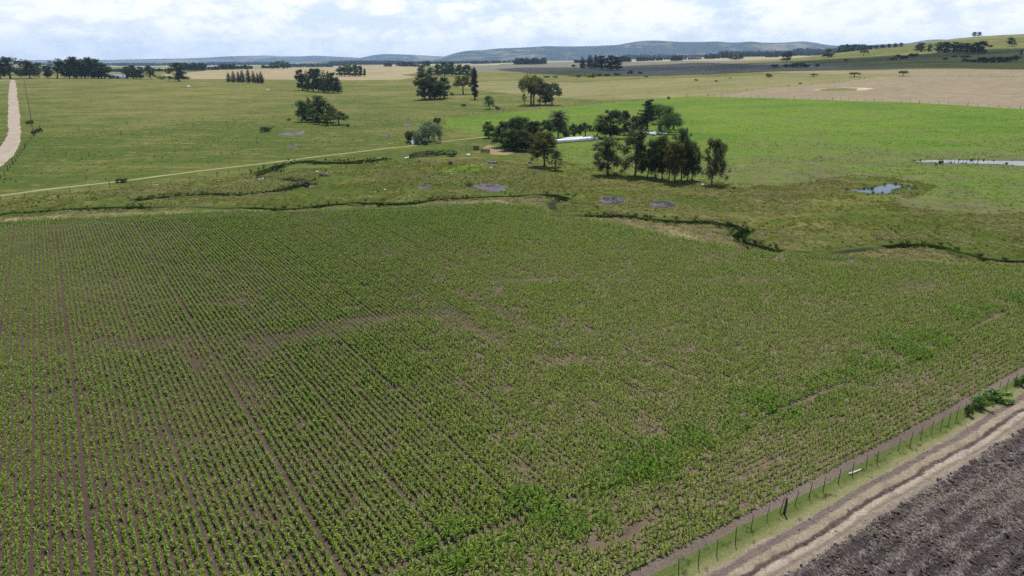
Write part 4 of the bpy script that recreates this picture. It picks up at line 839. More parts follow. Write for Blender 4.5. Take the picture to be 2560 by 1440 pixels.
RD = np.array([-math.sin(R(32.7)), math.cos(R(32.7))]); RN = np.array([RD[1], -RD[0]])     # along the rows / across them
VPm = at2([(85, 600)])[0]
def maize_points():
    lim = np.array([[-110, 24], [-135, 160], [20, 165], [100, 125], [95, 60], [30, 20], [-30, 20]])
    # the body of the field
    bs = []; b = -150.0; k = 0
    while b < 150:
        for i in range(6): bs.append(b + i * .52)
        b += 6 * .52 + (.17 if k % 2 else .05) + rng.normal() * .03; k += 1
    bs = np.array(bs); A = np.arange(-60, 190, .21)
    a, bb = np.meshgrid(A, bs); a = (a + rng.normal(size=a.shape) * .05).ravel(); bb = (bb + .05 * np.sin(a.reshape(bb.shape) / 9 + bb / 40) + rng.normal(size=bb.shape) * .014).ravel()
    P = a[:, None] * RD + bb[:, None] * RN
    s, o = strip_coord(P); P = P[o < -9.2 + .8 * np.sin(s / 6)]
    m = (P[:, 1] > 22) & (np.abs(P[:, 0]) < P[:, 1] * .80 + 6); P = P[m]; P = P[inpoly(P, _mz)]
    body = np.zeros(len(P))
    # headland rows along the fence
    S = np.arange(-35, 100, .25); O = np.arange(-1.62, -9.6, -.5)
    s, o = np.meshgrid(S, O); s = (s + rng.normal(size=s.shape) * .05).ravel(); o = (o + rng.normal(size=o.shape) * .03).ravel()
    H = G_FENCE[2] + s[:, None] * _fd + (o + np.polyval(_cf, np.clip(s, -30, 90)))[:, None] * _fn
    H = H[(H[:, 1] > 22) & (H[:, 0] < H[:, 1] * .80 + 6)]; H = H[inpoly(H, _mz)]
    # headland at the creek end: rows along the far edge
    fl = at2(MAIZE_FAR); c = fray(fl, .26, 0, False); t_ = np.gradient(c, axis=0); t_ /= np.maximum(np.hypot(t_[:, 0], t_[:, 1]), 1e-6)[:, None]; nn = np.stack([t_[:, 1], -t_[:, 0]], 1)
    E_ = np.concatenate([c + nn * (.5 + .52 * j) + rng.normal(size=c.shape) * .05 for j in range(9)]); E_ = E_[(np.abs(E_[:, 0]) < E_[:, 1] * .8 + 6)]; E_ = E_[inpoly(E_, _mz)]
    P = P[seg_dist(P, fl)[0] > 5]; ANG = np.concatenate([np.full(len(P), math.atan2(RD[1], RD[0])), rng.uniform(0, 6.28, len(E_)), np.full(len(H), math.atan2(_fd[1], _fd[0]))]); P = np.concatenate([P, E_, H]); x, y = P[:, 0], P[:, 1]
    d_far, _, _ = seg_dist(P, at2(MAIZE_FAR))
    v = fbm(x, y, 9, 3) * .55 + fbm(x, y, 30, 7) * .45                     # vigour
    sz = .84 + .56 * (v - .25); keep = np.full(len(P), .93)
    sz += .22 * np.exp(-(d_far / 5) ** 2)
    lush = np.zeros(len(P)); bare = np.zeros(len(P))
    for px, py, rm in ((1350, 1272, 2.1), (1310, 1250, 1.2), (1600, 1150, 2.6), (1660, 1118, 1.6), (1740, 1090, 1.9), (1880, 1015, 2.4), (1940, 1000, 2.2), (2050, 975, 3.0), (2110, 940, 2.4), (2160, 905, 2.8), (2230, 860, 2.4), (2330, 845, 2.5), (2400, 790, 3.4), (2480, 770, 3.0), (1560, 1165, 1.6), (1100, 1370, 1.5), (1140, 1345, 1.2), (1480, 1310, 1.3), (1420, 1330, 1.1), (1660, 1190, 1.6), (1960, 1035, 1.5), (1150, 1410, .9), (2540, 745, 3), (2300, 890, 1.6), (1760, 1130, 1.3), (1830, 1060, 1.5), (1500, 1210, 1.4)):
        q = at2([(px, py)])[0]; d = np.hypot(x - q[0], y - q[1]); lush += np.exp(-(d / rm * (.75 + .5 * fbm(x, y, 2.5, 11))) ** 4)
    for px, py, ra, rb, an in ((870, 812, 7, 1.3, 17), (950, 796, 5, 1.2, 17), (760, 838, 5, 1.4, 15), (690, 852, 4, 1.5, 10), (1170, 812, 7, .9, -57), (1150, 795, 5, .7, -57), (1110, 800, 3.5, .6, -57), (660, 880, 3, 1.2, -57), (560, 760, 3, 1, 0), (400, 860, 5, 1.5, 10), (1290, 800, 6, .9, -57), (1330, 700, 6, 1, 0), (480, 900, 5, .6, -57), (980, 700, 5, .5, -57), (770, 545, 3, 1.5, 5), (1860, 700, 5, 2, 0), (2120, 658, 4, 1.3, 0), (2300, 720, 6, 2, 30), (620, 970, 4, .6, -57), (1420, 900, 3, 1, 0), (1180, 990, 4, .5, -57), (1640, 1080, 4, .6, -50), (1300, 1180, 3, .8, -57), (1580, 1330, 3, .6, 33), (1900, 1170, 4, .6, 33), (150, 760, 4, .5, -57)):
        q = at2([(px, py)])[0]; t = math.radians(an); 
        u = ((x - q[0]) * math.cos(t) + (y - q[1]) * math.sin(t)) / (ra * 1.0); w_ = (-(x - q[0]) * math.sin(t) + (y - q[1]) * math.cos(t)) / rb
        if an == -57: u = ((x - q[0]) * RD[0] + (y - q[1]) * RD[1]) / ra; w_ = ((x - q[0]) * RN[0] + (y - q[1]) * RN[1]) / rb
        bare += np.exp(-(u * u + w_ * w_) * (.35 + 1.6 * fbm(x, y, 2, 21) ** 1.5)) * (.35 + 1.1 * fbm(x, y, 1.3, 27))
    s, o = strip_coord(P); line = np.exp(-((o + 9.0 + .9 * np.sin(s / 6)) / 1.4) ** 2) * (fbm(s, o * 0, 5, 31) > .42)
    lush = np.clip(lush * np.clip(1.9 * fbm(x, y, 1.5, 41) - .25, 0, 1.2) + .28 * line, 0, 1); bare = np.clip(bare, 0, 1) * (1 - np.clip(lush, 0, 1))
    weak = (fbm(x, y, 3.2, 51) < .36)
    sz = (sz + .26 * lush) * (1 - .36 * bare) * rng.uniform(.78, 1.18, len(P)); keep = keep * (1 - .36 * bare) * np.where(weak, .72, 1)
    right = np.clip((x + 4) / 40, 0, 1) * np.clip((90 - y) / 40, 0, 1)
    sz *= 1 - .15 * right * (1 - lush.clip(0, 1))
    gap = np.clip((fbm(x, y, 1.6, 61) - .70) * 12, 0, 1); keep *= 1 - gap * .8
    k = rng.random(len(P)) < keep
    left = np.clip((-x - 2) / 28, 0, 1)
    vig = np.clip(lush * 1.0 + .45 * (v - .38) * 2 + .30 * left + .45 * np.exp(-(d_far / 4) ** 2) - .5 * bare, 0, 1)
    return P[k], sz[k], vig[k], (ANG + rng.normal(0, 1, len(P)) * (.36 + 1.1 * np.clip((x + 14) / 26, 0, 1)) + math.pi * rng.integers(0, 2, len(P)))[k]
mp, ms, mv, mr = maize_points()
print("maize plants", len(mp))

def unlinked(name, me): return bpy.data.objects.new(name, me)
def scatter(name, P3, sizes, rots, protos, mat_attr=None, label=None, kind="stuff", seed=1, tilt=.0):
    """ONE object of many small plants: instances on the points of a mesh"""
    n = len(P3); me = bpy.data.meshes.new(name); me.vertices.add(n); me.vertices.foreach_set("co", np.asarray(P3, np.float32).ravel())
    r = np.random.default_rng(seed)
    sv = np.asarray(sizes, np.float32); sv = np.column_stack([sv, sv, sv]) if sv.ndim == 1 else sv
    a = me.attributes.new("size", 'FLOAT_VECTOR', 'POINT'); a.data.foreach_set("vector", sv.astype(np.float32).ravel())
    rt = np.column_stack([r.normal(0, tilt, n), r.normal(0, tilt, n), rots]).astype(np.float32)
    a = me.attributes.new("turn", 'FLOAT_VECTOR', 'POINT'); a.data.foreach_set("vector", rt.ravel())
    a = me.attributes.new("pick", 'INT', 'POINT'); a.data.foreach_set("value", r.integers(0, len(protos), n).astype(np.int32))
    a = me.attributes.new("vig", 'FLOAT', 'POINT'); a.data.foreach_set("value", np.asarray(mat_attr if mat_attr is not None else r.random(n), np.float32))
    o = link(name, me); g = bpy.data.node_groups.new(name, 'GeometryNodeTree')
    g.interface.new_socket("Geometry", in_out='INPUT', socket_type='NodeSocketGeometry'); g.interface.new_socket("Geometry", in_out='OUTPUT', socket_type='NodeSocketGeometry')
    N = g.nodes; L = g.links; gi = N.new("NodeGroupInput"); go = N.new("NodeGroupOutput"); ip = N.new("GeometryNodeInstanceOnPoints"); jn = N.new("GeometryNodeJoinGeometry")
    for p in protos:
        oi = N.new("GeometryNodeObjectInfo"); oi.inputs["Object"].default_value = p; oi.inputs["As Instance"].default_value = True; oi.transform_space = 'ORIGINAL'; L.new(oi.outputs["Geometry"], jn.inputs[0])
    def na(nm, ty):
        x = N.new("GeometryNodeInputNamedAttribute"); x.data_type = ty; x.inputs["Name"].default_value = nm; return x.outputs["Attribute"]
    ip.inputs["Pick Instance"].default_value = True
    L.new(gi.outputs[0], ip.inputs["Points"]); L.new(jn.outputs[0], ip.inputs["Instance"]); L.new(na("pick", 'INT'), ip.inputs["Instance Index"])
    er = N.new("FunctionNodeEulerToRotation"); L.new(na("turn", 'FLOAT_VECTOR'), er.inputs[0]); L.new(er.outputs[0], ip.inputs["Rotation"]); L.new(na("size", 'FLOAT_VECTOR'), ip.inputs["Scale"])
    L.new(ip.outputs[0], go.inputs[0])
    md = o.modifiers.new("plants", 'NODES'); md.node_group = g
    tag(o, label, kind=kind); return o

mz = np.zeros(len(mp)); pr = np.array([np.column_stack(mp.T)[:, 0], mp[:, 1]]).T
depth = mp[:, 1] * CP + CAM_H * SP; ix = 1280 + FPX * mp[:, 0] / depth; iy = 720 - FPX * ((0 - CAM_H) * CP + mp[:, 1] * SP) / depth
vis = (ix > 4) & (ix < 2556) & (iy < 1442); cand = np.where(vis)[0]; big = cand[np.argsort(-(ms[cand] / depth[cand]))[:300]]
for j, i in enumerate(big):
    o = link("maize_plant", MP[j % 5], None, (mp[i, 0], mp[i, 1], 0)); sc = ms[i]; o.scale = (sc, sc, sc); o.rotation_euler = (0, 0, float(mr[i])); o["vig"] = float(mv[i])
    tag(o, "young maize plant, among the largest in the rows nearest the bottom edge", "maize plant", "maize plants in the front rows")
rest = np.ones(len(mp), bool); rest[big] = False
scatter("maize_crop", np.column_stack([mp[rest], mz[rest] - .01]), ms[rest], mr[rest], [unlinked("maize_plant_kind", m) for m in MP], mv[rest], "young green maize standing in rows over the whole field", tilt=.06)

# ------------------------------------------------------------------ grass, weeds, clods
def tuft_mesh(name, n, h, spread, w, mat, seed, lean=.5):
    r = np.random.default_rng(seed); V = []; F = []; T = []; q = 0
    for i in range(n):
        a = r.uniform(0, 6.3); rr = spread * math.sqrt(r.random()); b = np.array([math.cos(a) * rr, math.sin(a) * rr, 0]); L = h * r.uniform(.6, 1.15); d = np.array([math.cos(a), math.sin(a), 0]) * lean * r.uniform(.2, 1) + r.normal(0, .15, 3) * [1, 1, 0]
        sd = np.array([-math.sin(a + r.normal(0, .8)), math.cos(a), 0]) * w; m = b + d * L * .4 + [0, 0, L * .65]; e = b + d * L + [0, 0, L * .95]
        V += [b - sd, b + sd, m + sd * .8, m - sd * .8, e + sd * .2, e - sd * .2]; F += [[q, q + 1, q + 2, q + 3], [q + 3, q + 2, q + 4, q + 5]]; q += 6; t = r.random(); T += [t, min(1, t + .2)]
    return mesh_np(name, V, F, [mat], tint=T)
GL = dict(dry=m_leaf("dry_grass_blades", (.21, .18, .075), (.39, .33, .17), .4, .8, .02), olive=m_leaf("olive_grass_blades", (.122, .138, .024), (.215, .208, .056), .4, .8, .02),
          crop=m_leaf("crop_leaves", (.066, .118, .010), (.125, .180, .024), .35, .8, .02), green=m_leaf("green_grass_blades", (.062, .095, .020), (.13, .16, .045), .4, .8, .05), weed=m_leaf("weed_leaves", (.035, .055, .014), (.075, .105, .028), .2, .8, .05))
TU_ = {k: [unlinked("tuft_kind", tuft_mesh("tuft", n, h, sp, w, GL[k], 60 + i, ln)) for i in range(3)] for k, n, h, sp, w, ln in (("dry", 26, .30, .26, .024, 1.1), ("olive", 24, .24, .28, .03, 1.2), ("green", 22, .18, .16, .014, .9), ("weed", 24, .5, .3, .04, .6), ("crop", 16, .22, .32, .05, 1.3))}
def sprinkle(name, poly, n, size, key, label, seed, fn=None):
    r = np.random.default_rng(seed); poly = np.asarray(poly); lo, hi = poly.min(0), poly.max(0); P = lo + (hi - lo) * r.random((n, 2)); P = P[inpoly(P, poly)]
    P = P[(np.abs(P[:, 0]) < P[:, 1] * .78 + 4)]
    if fn is not None: P = P[r.random(len(P)) < fn(P)]
    wet = np.min([seg_dist(P, d[0])[0] for d in DITCHES], axis=0); P = P[wet > 1.9]
    for nm, pl, m in REG:
        if m in ("water", "path"): P = P[~inpoly(P, pl)]
    z = hills(P[:, 0], P[:, 1]); sz = size * r.uniform(.55, 1.3, len(P)) * (.8 + .5 * fbm(P[:, 0], P[:, 1], 5, seed))
    return scatter(name, np.column_stack([P, z - .02]), sz, r.uniform(0, 6.28, len(P)), TU_[key], None, label, seed=seed, tilt=.15)
_vp = [q for q in REG if q[0] == "dry_verge"][0][1]; _gv = [q for q in REG if q[0] == "grass_verge"][0][1]
_mzin = lambda P: ~inpoly(P, _mz)
sprinkle("dry_grass", _vp, 45000, 1.0, "dry", "pale dry grass along the edge of the maize and the creek", 71, lambda P: _mzin(P) * (.25 + .75 * (fbm(P[:, 0], P[:, 1], 8, 5) > .45)))
BANDP = at2([(-300, 520), (0, 500), (600, 440), (1000, 400), (1230, 400), (1400, 425), (1560, 455), (1800, 475), (2100, 450), (2290, 480), (2215, 512), (2380, 532), (2700, 555), (2700, 690), (2400, 655), (2050, 640), (1860, 610), (1540, 545), (1390, 535), (1250, 500), (900, 515), (500, 520), (0, 545), (-300, 560)])
sprinkle("tussock_grass", BANDP, 42000, 1.1, "olive", "olive tussock grass on the rough ground along the creek", 72, lambda P: _mzin(P) * np.clip((fbm(P[:, 0], P[:, 1], 7, 8) - .3) * 3, .1, .9))
sprinkle("dry_tussocks", BANDP, 38000, 1.0, "dry", "straw coloured tussocks on the rough ground along the creek", 73, lambda P: _mzin(P) * np.clip((fbm(P[:, 0], P[:, 1], 11, 15) - .44) * 5, 0, .8))
sprinkle("creek_weeds", BANDP, 7000, .6, "weed", "dark weeds dotted over the rough ground along the creek", 74, lambda P: _mzin(P) * np.clip((fbm(P[:, 0], P[:, 1], 14, 25) - .42) * 4, 0, .6))
PASTP = at2([(-250, 500), (0, 480), (600, 412), (1000, 362), (1130, 345), (1100, 300), (900, 285), (600, 300), (300, 320), (90, 330), (60, 380), (-250, 470)])
sprinkle("pasture_weeds", PASTP, 4200, .55, "weed", "dark weeds dotted over the left pasture", 75, lambda P: np.clip((fbm(P[:, 0], P[:, 1], 22, 35) - .36) * 4, .04, .6))
sprinkle("verge_grass_blades", _gv, 30000, .75, "green", "short green grass under the wire fence by the track", 76, lambda P: np.clip(1.0 - (strip_coord(P)[1] - .2) * 1.2, .12, 1))
GFP = [q for q in REG if q[0] == "green_crop_field"][0][1]
_gfd = lambda P: seg_dist(P, np.concatenate([GFP, GFP[:1]]))[0]
def soft_in(P):      # thins out towards the field's near edge
    return np.clip((fbm(P[:, 0], P[:, 1], 14, 91) - .30) * 3, .12, 1) * np.clip(1.25 - (P[:, 1] - 160) / 260, .15, 1)
sprinkle("green_crop", GFP, 60000, .7, "crop", "low green crop covering the field beyond the gum trees", 92, soft_in)
EDGE = at2([(1385, 400), (1490, 420), (1600, 440), (1720, 452), (1860, 461), (1960, 464), (2030, 453), (2110, 440), (2170, 436), (2260, 446), (2345, 464), (2305, 486), (2230, 505), (2380, 522), (2560, 533), (2740, 540), (2740, 556), (2560, 550), (2380, 540), (2190, 512), (2270, 488), (2310, 470), (2240, 460), (2160, 450), (2110, 457), (2030, 470), (1950, 480), (1860, 478), (1720, 470), (1600, 460), (1480, 440), (1390, 420)])
sprinkle("edge_grass", EDGE, 30000, 1.0, "olive", "olive grass straggling along the near edge of the green field", 93, lambda P: np.clip((fbm(P[:, 0], P[:, 1], 6, 95) - .38) * 4, .05, .9))
TRK = np.concatenate([strip(.75), strip(1.35)[::-1]])
sprinkle("track_edge_grass", TRK, 9000, .55, "dry", "thin dry grass along the edge of the farm track", 96, lambda P: np.clip((fbm(P[:, 0], P[:, 1], 1.5, 97) - .42) * 4, 0, .8))
sprinkle("soil_edge_weeds", np.concatenate([strip(-1.0), strip(-.45)[::-1]]), 7000, .6, "green", "ragged grass edge on the bare soil strip beside the maize", 98, lambda P: np.clip((fbm(P[:, 0], P[:, 1], 1.2, 99) - .42) * 4, 0, .8))
_pe = []
for q in REG:
    if q[2] == "water":
        e = fray(np.concatenate([q[1], q[1][:1]]), .25, .16, False, 5); e = e + rng.normal(size=e.shape) * .55; _pe.append(e[~inpoly(e, q[1])])
_pe = np.concatenate(_pe); _pe = _pe[rng.random(len(_pe)) < np.clip((fbm(_pe[:, 0], _pe[:, 1], 5, 111) - .3) * 3, .1, .8)]
scatter("pond_reeds", np.column_stack([_pe, hills(_pe[:, 0], _pe[:, 1]) - .1]), rng.uniform(.6, 1.3, len(_pe)), rng.uniform(0, 6.28, len(_pe)), TU_["weed"] + TU_["olive"], None, "short reeds and rank grass round the pond margins", seed=112, tilt=.1)
# banks of the creek
def bank():
    r = np.random.default_rng(77); out = []
    for k, (line, hw, dp) in enumerate(DITCHES):
        c = fray(line, .35, 0, False); t = np.gradient(c, axis=0); t /= np.maximum(np.hypot(t[:, 0], t[:, 1]), 1e-6)[:, None]; n_ = np.stack([-t[:, 1], t[:, 0]], 1); _, s, _ = seg_dist(c, line); w_, d_ = ditch_par(k, s)
        for sg in (-1, 1):
            q = c + n_ * sg * (w_ * r.uniform(1.05, 1.9, len(c)))[:, None]; out.append(q[r.random(len(q)) < .5 * np.clip(d_ - .3, 0, 1)])
    P = np.concatenate(out); P = P[np.abs(P[:, 0]) < P[:, 1] * .78 + 4]; P = P[~inpoly(P, _mz)]
    return P
_b = bank(); scatter("bank_weeds", np.column_stack([_b, hills(_b[:, 0], _b[:, 1]) - .05]), rng.uniform(.5, 1.25, len(_b)), rng.uniform(0, 6.28, len(_b)), TU_["weed"], None, "dark rank weeds along both banks of the creek", seed=78, tilt=.2)

def clod_mesh(seed, mat, flat=.6):
    import bmesh
    bm = bmesh.new(); bmesh.ops.create_icosphere(bm, subdivisions=1, radius=1); r = np.random.default_rng(seed)
    for v in bm.verts: v.co *= r.uniform(.6, 1.25); v.co.z *= flat
    me = bpy.data.meshes.new("clod"); bm.to_mesh(me); bm.free(); me.materials.append(mat); return me
CLOD = m_plain("earth_clod", (.066, .051, .045), .95, .06, .5, 3); CLOD2 = m_plain("dry_clod", (.17, .14, .12), .95, .05, .4, 3)
STRAW = m_plain("straw", (.36, .30, .22), .8, .1, .35, 2)
def straw_mesh(seed):
    r = np.random.default_rng(seed); m = MB()
    for i in range(3):
        a = r.uniform(0, 3.14); d = np.array([math.cos(a), math.sin(a), r.normal(0, .12)]); c = r.normal(0, .12, 3) * [1, 1, .1] + [0, 0, .03]; m.tube([c - d * .09, c + d * .09], .008, 4, cap=False)
    return mesh_np("straw", np.concatenate(m.V), np.concatenate(m.F), [STRAW])
def on_strip(n, o0, o1, s0, s1, seed, fn=None):
    r = np.random.default_rng(seed); s = r.uniform(s0, s1, n); o = r.uniform(o0, o1, n)
    if fn is not None: k = r.random(n) < fn(s, o); s, o = s[k], o[k]
    P = G_FENCE[2] + s[:, None] * _fd + (o + np.polyval(_cf, np.clip(s, -30, 90)))[:, None] * _fn
    return P[(P[:, 1] > 25) & (np.abs(P[:, 0]) < P[:, 1] * .8 + 3)]
CP_ = [unlinked("clod_kind", clod_mesh(i, CLOD)) for i in range(4)]; CP2 = [unlinked("clod_kind", clod_mesh(9 + i, CLOD2, .5)) for i in range(3)]; ST_ = [unlinked("straw_kind", straw_mesh(i)) for i in range(4)]
P = on_strip(60000, 3.9, 30, -10, 75, 81, lambda s, o: (o < 5 + (s + 10) * .8) * np.clip((fbm(s, o, 2.2, 4) - .38) * 4, .06, 1)); z_ = rng.uniform(.01, .11, len(P))
scatter("earth_clods", np.column_stack([P, z_]), rng.gamma(1.5, .036, len(P)) + .02, rng.uniform(0, 6.28, len(P)), CP_, None, "dark clods of turned earth in the ploughed field", seed=82, tilt=.3)
P = on_strip(60000, 3.3, 28, -10, 75, 83, lambda s, o: (o < 5 + (s + 10) * .8) * np.clip((fbm(s, o, 3.0, 14) - .40) * 4, .05, 1)); z_ = rng.uniform(.06, .13, len(P))
scatter("field_straw", np.column_stack([P, z_]), rng.uniform(.5, 1.2, len(P)), rng.uniform(0, 6.28, len(P)), ST_, None, "pale straw scraps over the ploughed field", seed=84, tilt=.2)
P = on_strip(9000, 1.0, 3.9, -10, 75, 85, lambda s, o: np.clip((fbm(s, o, 1.5, 24) - .4) * 3, .05, 1))
scatter("track_straw", np.column_stack([P, np.full(len(P), .0)]), rng.uniform(.3, .8, len(P)), rng.uniform(0, 6.28, len(P)), ST_ + CP2[:0], None, "pale straw scraps along the farm track", seed=86, tilt=.15)
P = on_strip(5000, -1.6, 4.2, -10, 75, 87, lambda s, o: np.clip((fbm(s, o, 1.2, 34) - .45) * 3, .03, .8) * (np.abs(o) > .8))
scatter("small_clods", np.column_stack([P, np.full(len(P), .0)]), rng.gamma(1.6, .018, len(P)) + .01, rng.uniform(0, 6.28, len(P)), CP2, None, "small dry clods on the soil strip and track", seed=88, tilt=.3)
# ------------------------------------------------------------------ fences
WOOD = m_plain("weathered_wood", (.085, .070, .058), .9, .1, .4, 6); WOOD_D = m_plain("dark_wood", (.060, .050, .043), .9, .1, .4, 6); WOOD_P = m_plain("bleached_wood", (.42, .38, .33), .85, .1, .25, 6); WIRE = m_plain("fence_wire", (.20, .19, .18), .5, .4, .1, 5, .6)
_post = {}
def post_mesh(mat, v):
    k = (mat.name, v)
    if k not in _post:
        r = np.random.default_rng(v); z_ = np.array([0, .4, .8, 1.0]); p = np.column_stack([r.normal(0, .012, 4), r.normal(0, .012, 4), z_]); m = MB(); m.tube(p, [.05, .047, .044, .038], 6); _post[k] = mesh_np("post", np.concatenate(m.V), np.concatenate(m.F), [mat], smooth=False)
    return _post[k]
def fence(label, G, hs, rads, mat=WOOD, leans=None, wires=(.35, .62, .9), group=None, wr=.0035, mats=None):
    """posts standing at ground points G joined by wires: one thing, each post a part"""
    o = empty("wire_fence", tuple(G[0])); tag(o, label, "fence", group); T = []
    for i, g in enumerate(G):
        h = hs if np.isscalar(hs) else hs[i]; rd = rads if np.isscalar(rads) else rads[i]; lx, ly = (rng.normal(0, .03), rng.normal(0, .03)) if leans is None else leans[i]
        p = link("post", post_mesh(mats[i] if mats else mat, i % 4), o); p.matrix_basis = Matrix(((rd / .045, 0, lx * h, g[0] - G[0][0]), (0, rd / .045, ly * h, g[1] - G[0][1]), (0, 0, h + .1, g[2] - G[0][2] - .1), (0, 0, 0, 1)))
        T.append((g - G[0], h, lx, ly))
    if wires:
        m = MB()
        for f in wires: m.tube([(t[0][0] + t[2] * t[1] * f, t[0][1] + t[3] * t[1] * f - .05, t[0][2] + t[1] * f) for t in T], wr, 4, cap=False)
        m.build("wire", WIRE, o)
    return o
g = at(*np.array(FENCE_PX).T)
dxs = {2: .3, 3: 2.5, 4: 1, 5: 2.5, 6: 9, 7: 11, 8: 17, 9: 9, 10: 12, 11: 10, 12: 9, 13: 7, 14: 4, 15: 3, 16: 2.5, 17: 8}
ln = [((dxs.get(i, 5) - 5) / 42 + rng.normal(0, .015), rng.normal(0, .02)) for i in range(len(g))]
fence("leaning wooden post and wire fence between the maize and the farm track", g, [1.32 * rng.uniform(.92, 1.06) for _ in g], [.085 if i == 9 else .026 * rng.uniform(.85, 1.2) for i in range(len(g))], WOOD_D, ln, (.3, .55, .8, .95), mats=[WOOD_P if i == 17 else WOOD_D for i in range(len(g))])
def fence_px(label, px, step, h, rd, mat=WOOD, wires=(.4, .7, .95), group=None, tall=0):
    P = at2(px); L = np.concatenate([[0], np.cumsum(np.hypot(*np.diff(P, axis=0).T))]); n = max(2, min(99, int(L[-1] / step))); s = np.linspace(0, L[-1], n)
    q = np.column_stack([np.interp(s, L, P[:, 0]), np.interp(s, L, P[:, 1])]); G = np.column_stack([q, hills(q[:, 0], q[:, 1])])
    return fence(label, G, [h * (1.35 if tall and i % tall == 0 else rng.uniform(.85, 1.1)) for i in range(n)], [rd * (1.7 if tall and i % tall == 0 else 1) for i in range(n)], mat, None, wires, group, .004)
fence_px("long dark fence climbing the pasture beside the pale dirt road", [(60, 200), (68, 243), (75, 280), (80, 316), (86, 342), (74, 353), (50, 388), (22, 425), (2, 446), (-70, 495)], 7, 1.5, .09, WOOD_D, tall=6)
fence_px("fence crossing the left pasture below the feathery clump", [(100, 321), (264, 313), (415, 306), (546, 299), (680, 298), (905, 300), (1004, 300), (1108, 297)], 5, 1.3, .06, WOOD_D, tall=7)
fence_px("fence on the near side of the farm path", [(-60, 506), (130, 488), (260, 471), (392, 461), (500, 452), (625, 425)], 4.2, 1.25, .05, WOOD_D, tall=6)
fence_px("fence along the near left edge of the green field by the farm path", [(1108, 322), (1150, 328), (1185, 333), (1214, 338)], 2.2, 1.3, .055, WOOD_D)
fence_px("fence behind the green field towards the twin gums", [(1112, 297), (1180, 287), (1280, 279.5), (1430, 265.5), (1580, 253.5), (1642, 246)], 5, 1.3, .06, WOOD_D, tall=6)
fence_px("fence between the green field and the brown stubble", [(1717, 241.6), (1920, 244.6), (2145, 252.6), (2345, 259.6), (2560, 273), (2700, 282)], 5, 1.4, .07, WOOD_D, tall=5)
fence_px("fence along the top left edge of the brown stubble", [(1770, 240.5), (1920, 220.5), (2070, 209.5), (2195, 192.5), (2345, 190.5), (2560, 191.5)], 7, 1.3, .08, WOOD_D, tall=6)
gp = at(*np.array([(2367, 409), (2376, 409), (2386, 409), (2396, 409), (2407, 409), (2416, 409), (2425, 409), (2434, 408.5), (2444, 408.5)]).T)
fence("short fence standing in the long pond's near edge", gp, [1.05] * 8 + [2.2], [.045] * 3 + [.08] + [.045] * 4 + [.09], WOOD_D)

def pole(px, b, tp, rd, mat, label, name="wooden_pole", lean=0):
    g = at([px], [b])[0]; h = height_for(g, tp); m = MB(); m.tube([(0, 0, -.1), (lean * h * .5, 0, h * .5), (lean * h, 0, h)], [rd, rd * .9, rd * .75], 7)
    o = m.build(name, mat, None, False, tuple(g)); tag(o, label, "pole"); return o
for px, b, tp, lb in ((199, 333, 313, "tall thin post in the left pasture, leftmost of five"), (304, 342, 323, "tall thin post in the left pasture, second of five from left"), (430, 352, 330, "tall thin post in the left pasture, middle of five"), (534, 357, 337, "tall thin post in the left pasture, fourth of five from left"), (547, 355, 343, "shorter post in the left pasture, rightmost of five"), (217, 449, 434, "lone post just above the left end of the farm path"), (642, 359, 341, "lone post in the pasture left of the grey rock slab")):
    pole(px, b, tp, .07, WOOD_D, lb)
pole(4, 198, 181, .16, WOOD, "wooden utility pole by the ridge road at the left frame edge", "utility_pole"); pole(163, 196, 184, .16, WOOD, "wooden utility pole between the ridge gums", "utility_pole"); pole(886, 311, 302, .09, WOOD_P, "pale leaning stake right of the feathery pasture clump", "stake", .25)
def lying(px0, px1, rd, mat, label, name="log"):
    a, b = at(*np.array([px0, px1], float).T); m = MB(); t = np.linspace(0, 1, 5)[:, None]; d = (b - a); p = d * t + np.array([0, 0, rd * .8]) + rng.normal(size=(5, 3)) * [.02, .02, .01]
    m.tube(p, rd * np.array([1, .98, .9, .85, .7]), 8); o = m.build(name, mat, None, True, tuple(a)); tag(o, label, "log"); return o
lying((2122, 1187), (2152, 1176), .085, WOOD_P, "pale log lying in the grass under the track fence")
lying((380, 465), (398, 463), .14, WOOD_P, "pale plank lying below the bend of the farm path", "plank"); lying((736, 362.5), (753, 362.3), .10, WOOD_P, "pale pole lying in the pasture, leftmost of three", "fallen_pole"); lying((838, 362), (853, 361), .10, WOOD_P, "pale pole lying in the pasture, middle of three", "fallen_pole"); lying((969, 361.5), (981, 358.5), .10, WOOD_P, "pale pole lying in the pasture, nearest the willow", "fallen_pole")

# ------------------------------------------------------------------ silage bags
PLASTIC = m_plain("white_plastic", (.70, .69, .67), .5, .3, .2, 1.2)
def bag(p0, p1, rd, label, sag=.0):
    a, b = at(*np.array([p0, p1], float).T); d = b - a; L = np.hypot(d[0], d[1]); n = int(L / .13); t = np.linspace(0, 1, n); s = t * L; r = np.random.default_rng(int(p0[0]))
    ring = 1.25; w = np.abs(np.sin(math.pi * s / ring)) ** .3; jit = np.interp(s, np.arange(0, L + ring, ring), 1 + .05 * r.normal(size=len(np.arange(0, L + ring, ring)))); rad = rd * (.78 + .22 * w) * jit * np.clip(np.minimum(s, L - s) / .35, 0, 1) ** .5
    m = MB(); mid = np.column_stack([d[0] * t, d[1] * t, rd * .9 + d[2] * t + .05 * np.sin(s / 2)]); m.tube(mid, np.maximum(rad, .05), 14)
    V = m.V[0]; V[:, 2] = np.where(V[:, 2] < d[2] * .5 + .02, d[2] * .5 + .02, V[:, 2]); o = m.build("silage_bag", PLASTIC, None, True, tuple(a)); tag(o, label, "silage bag", "white silage bags at the farmstead"); return o
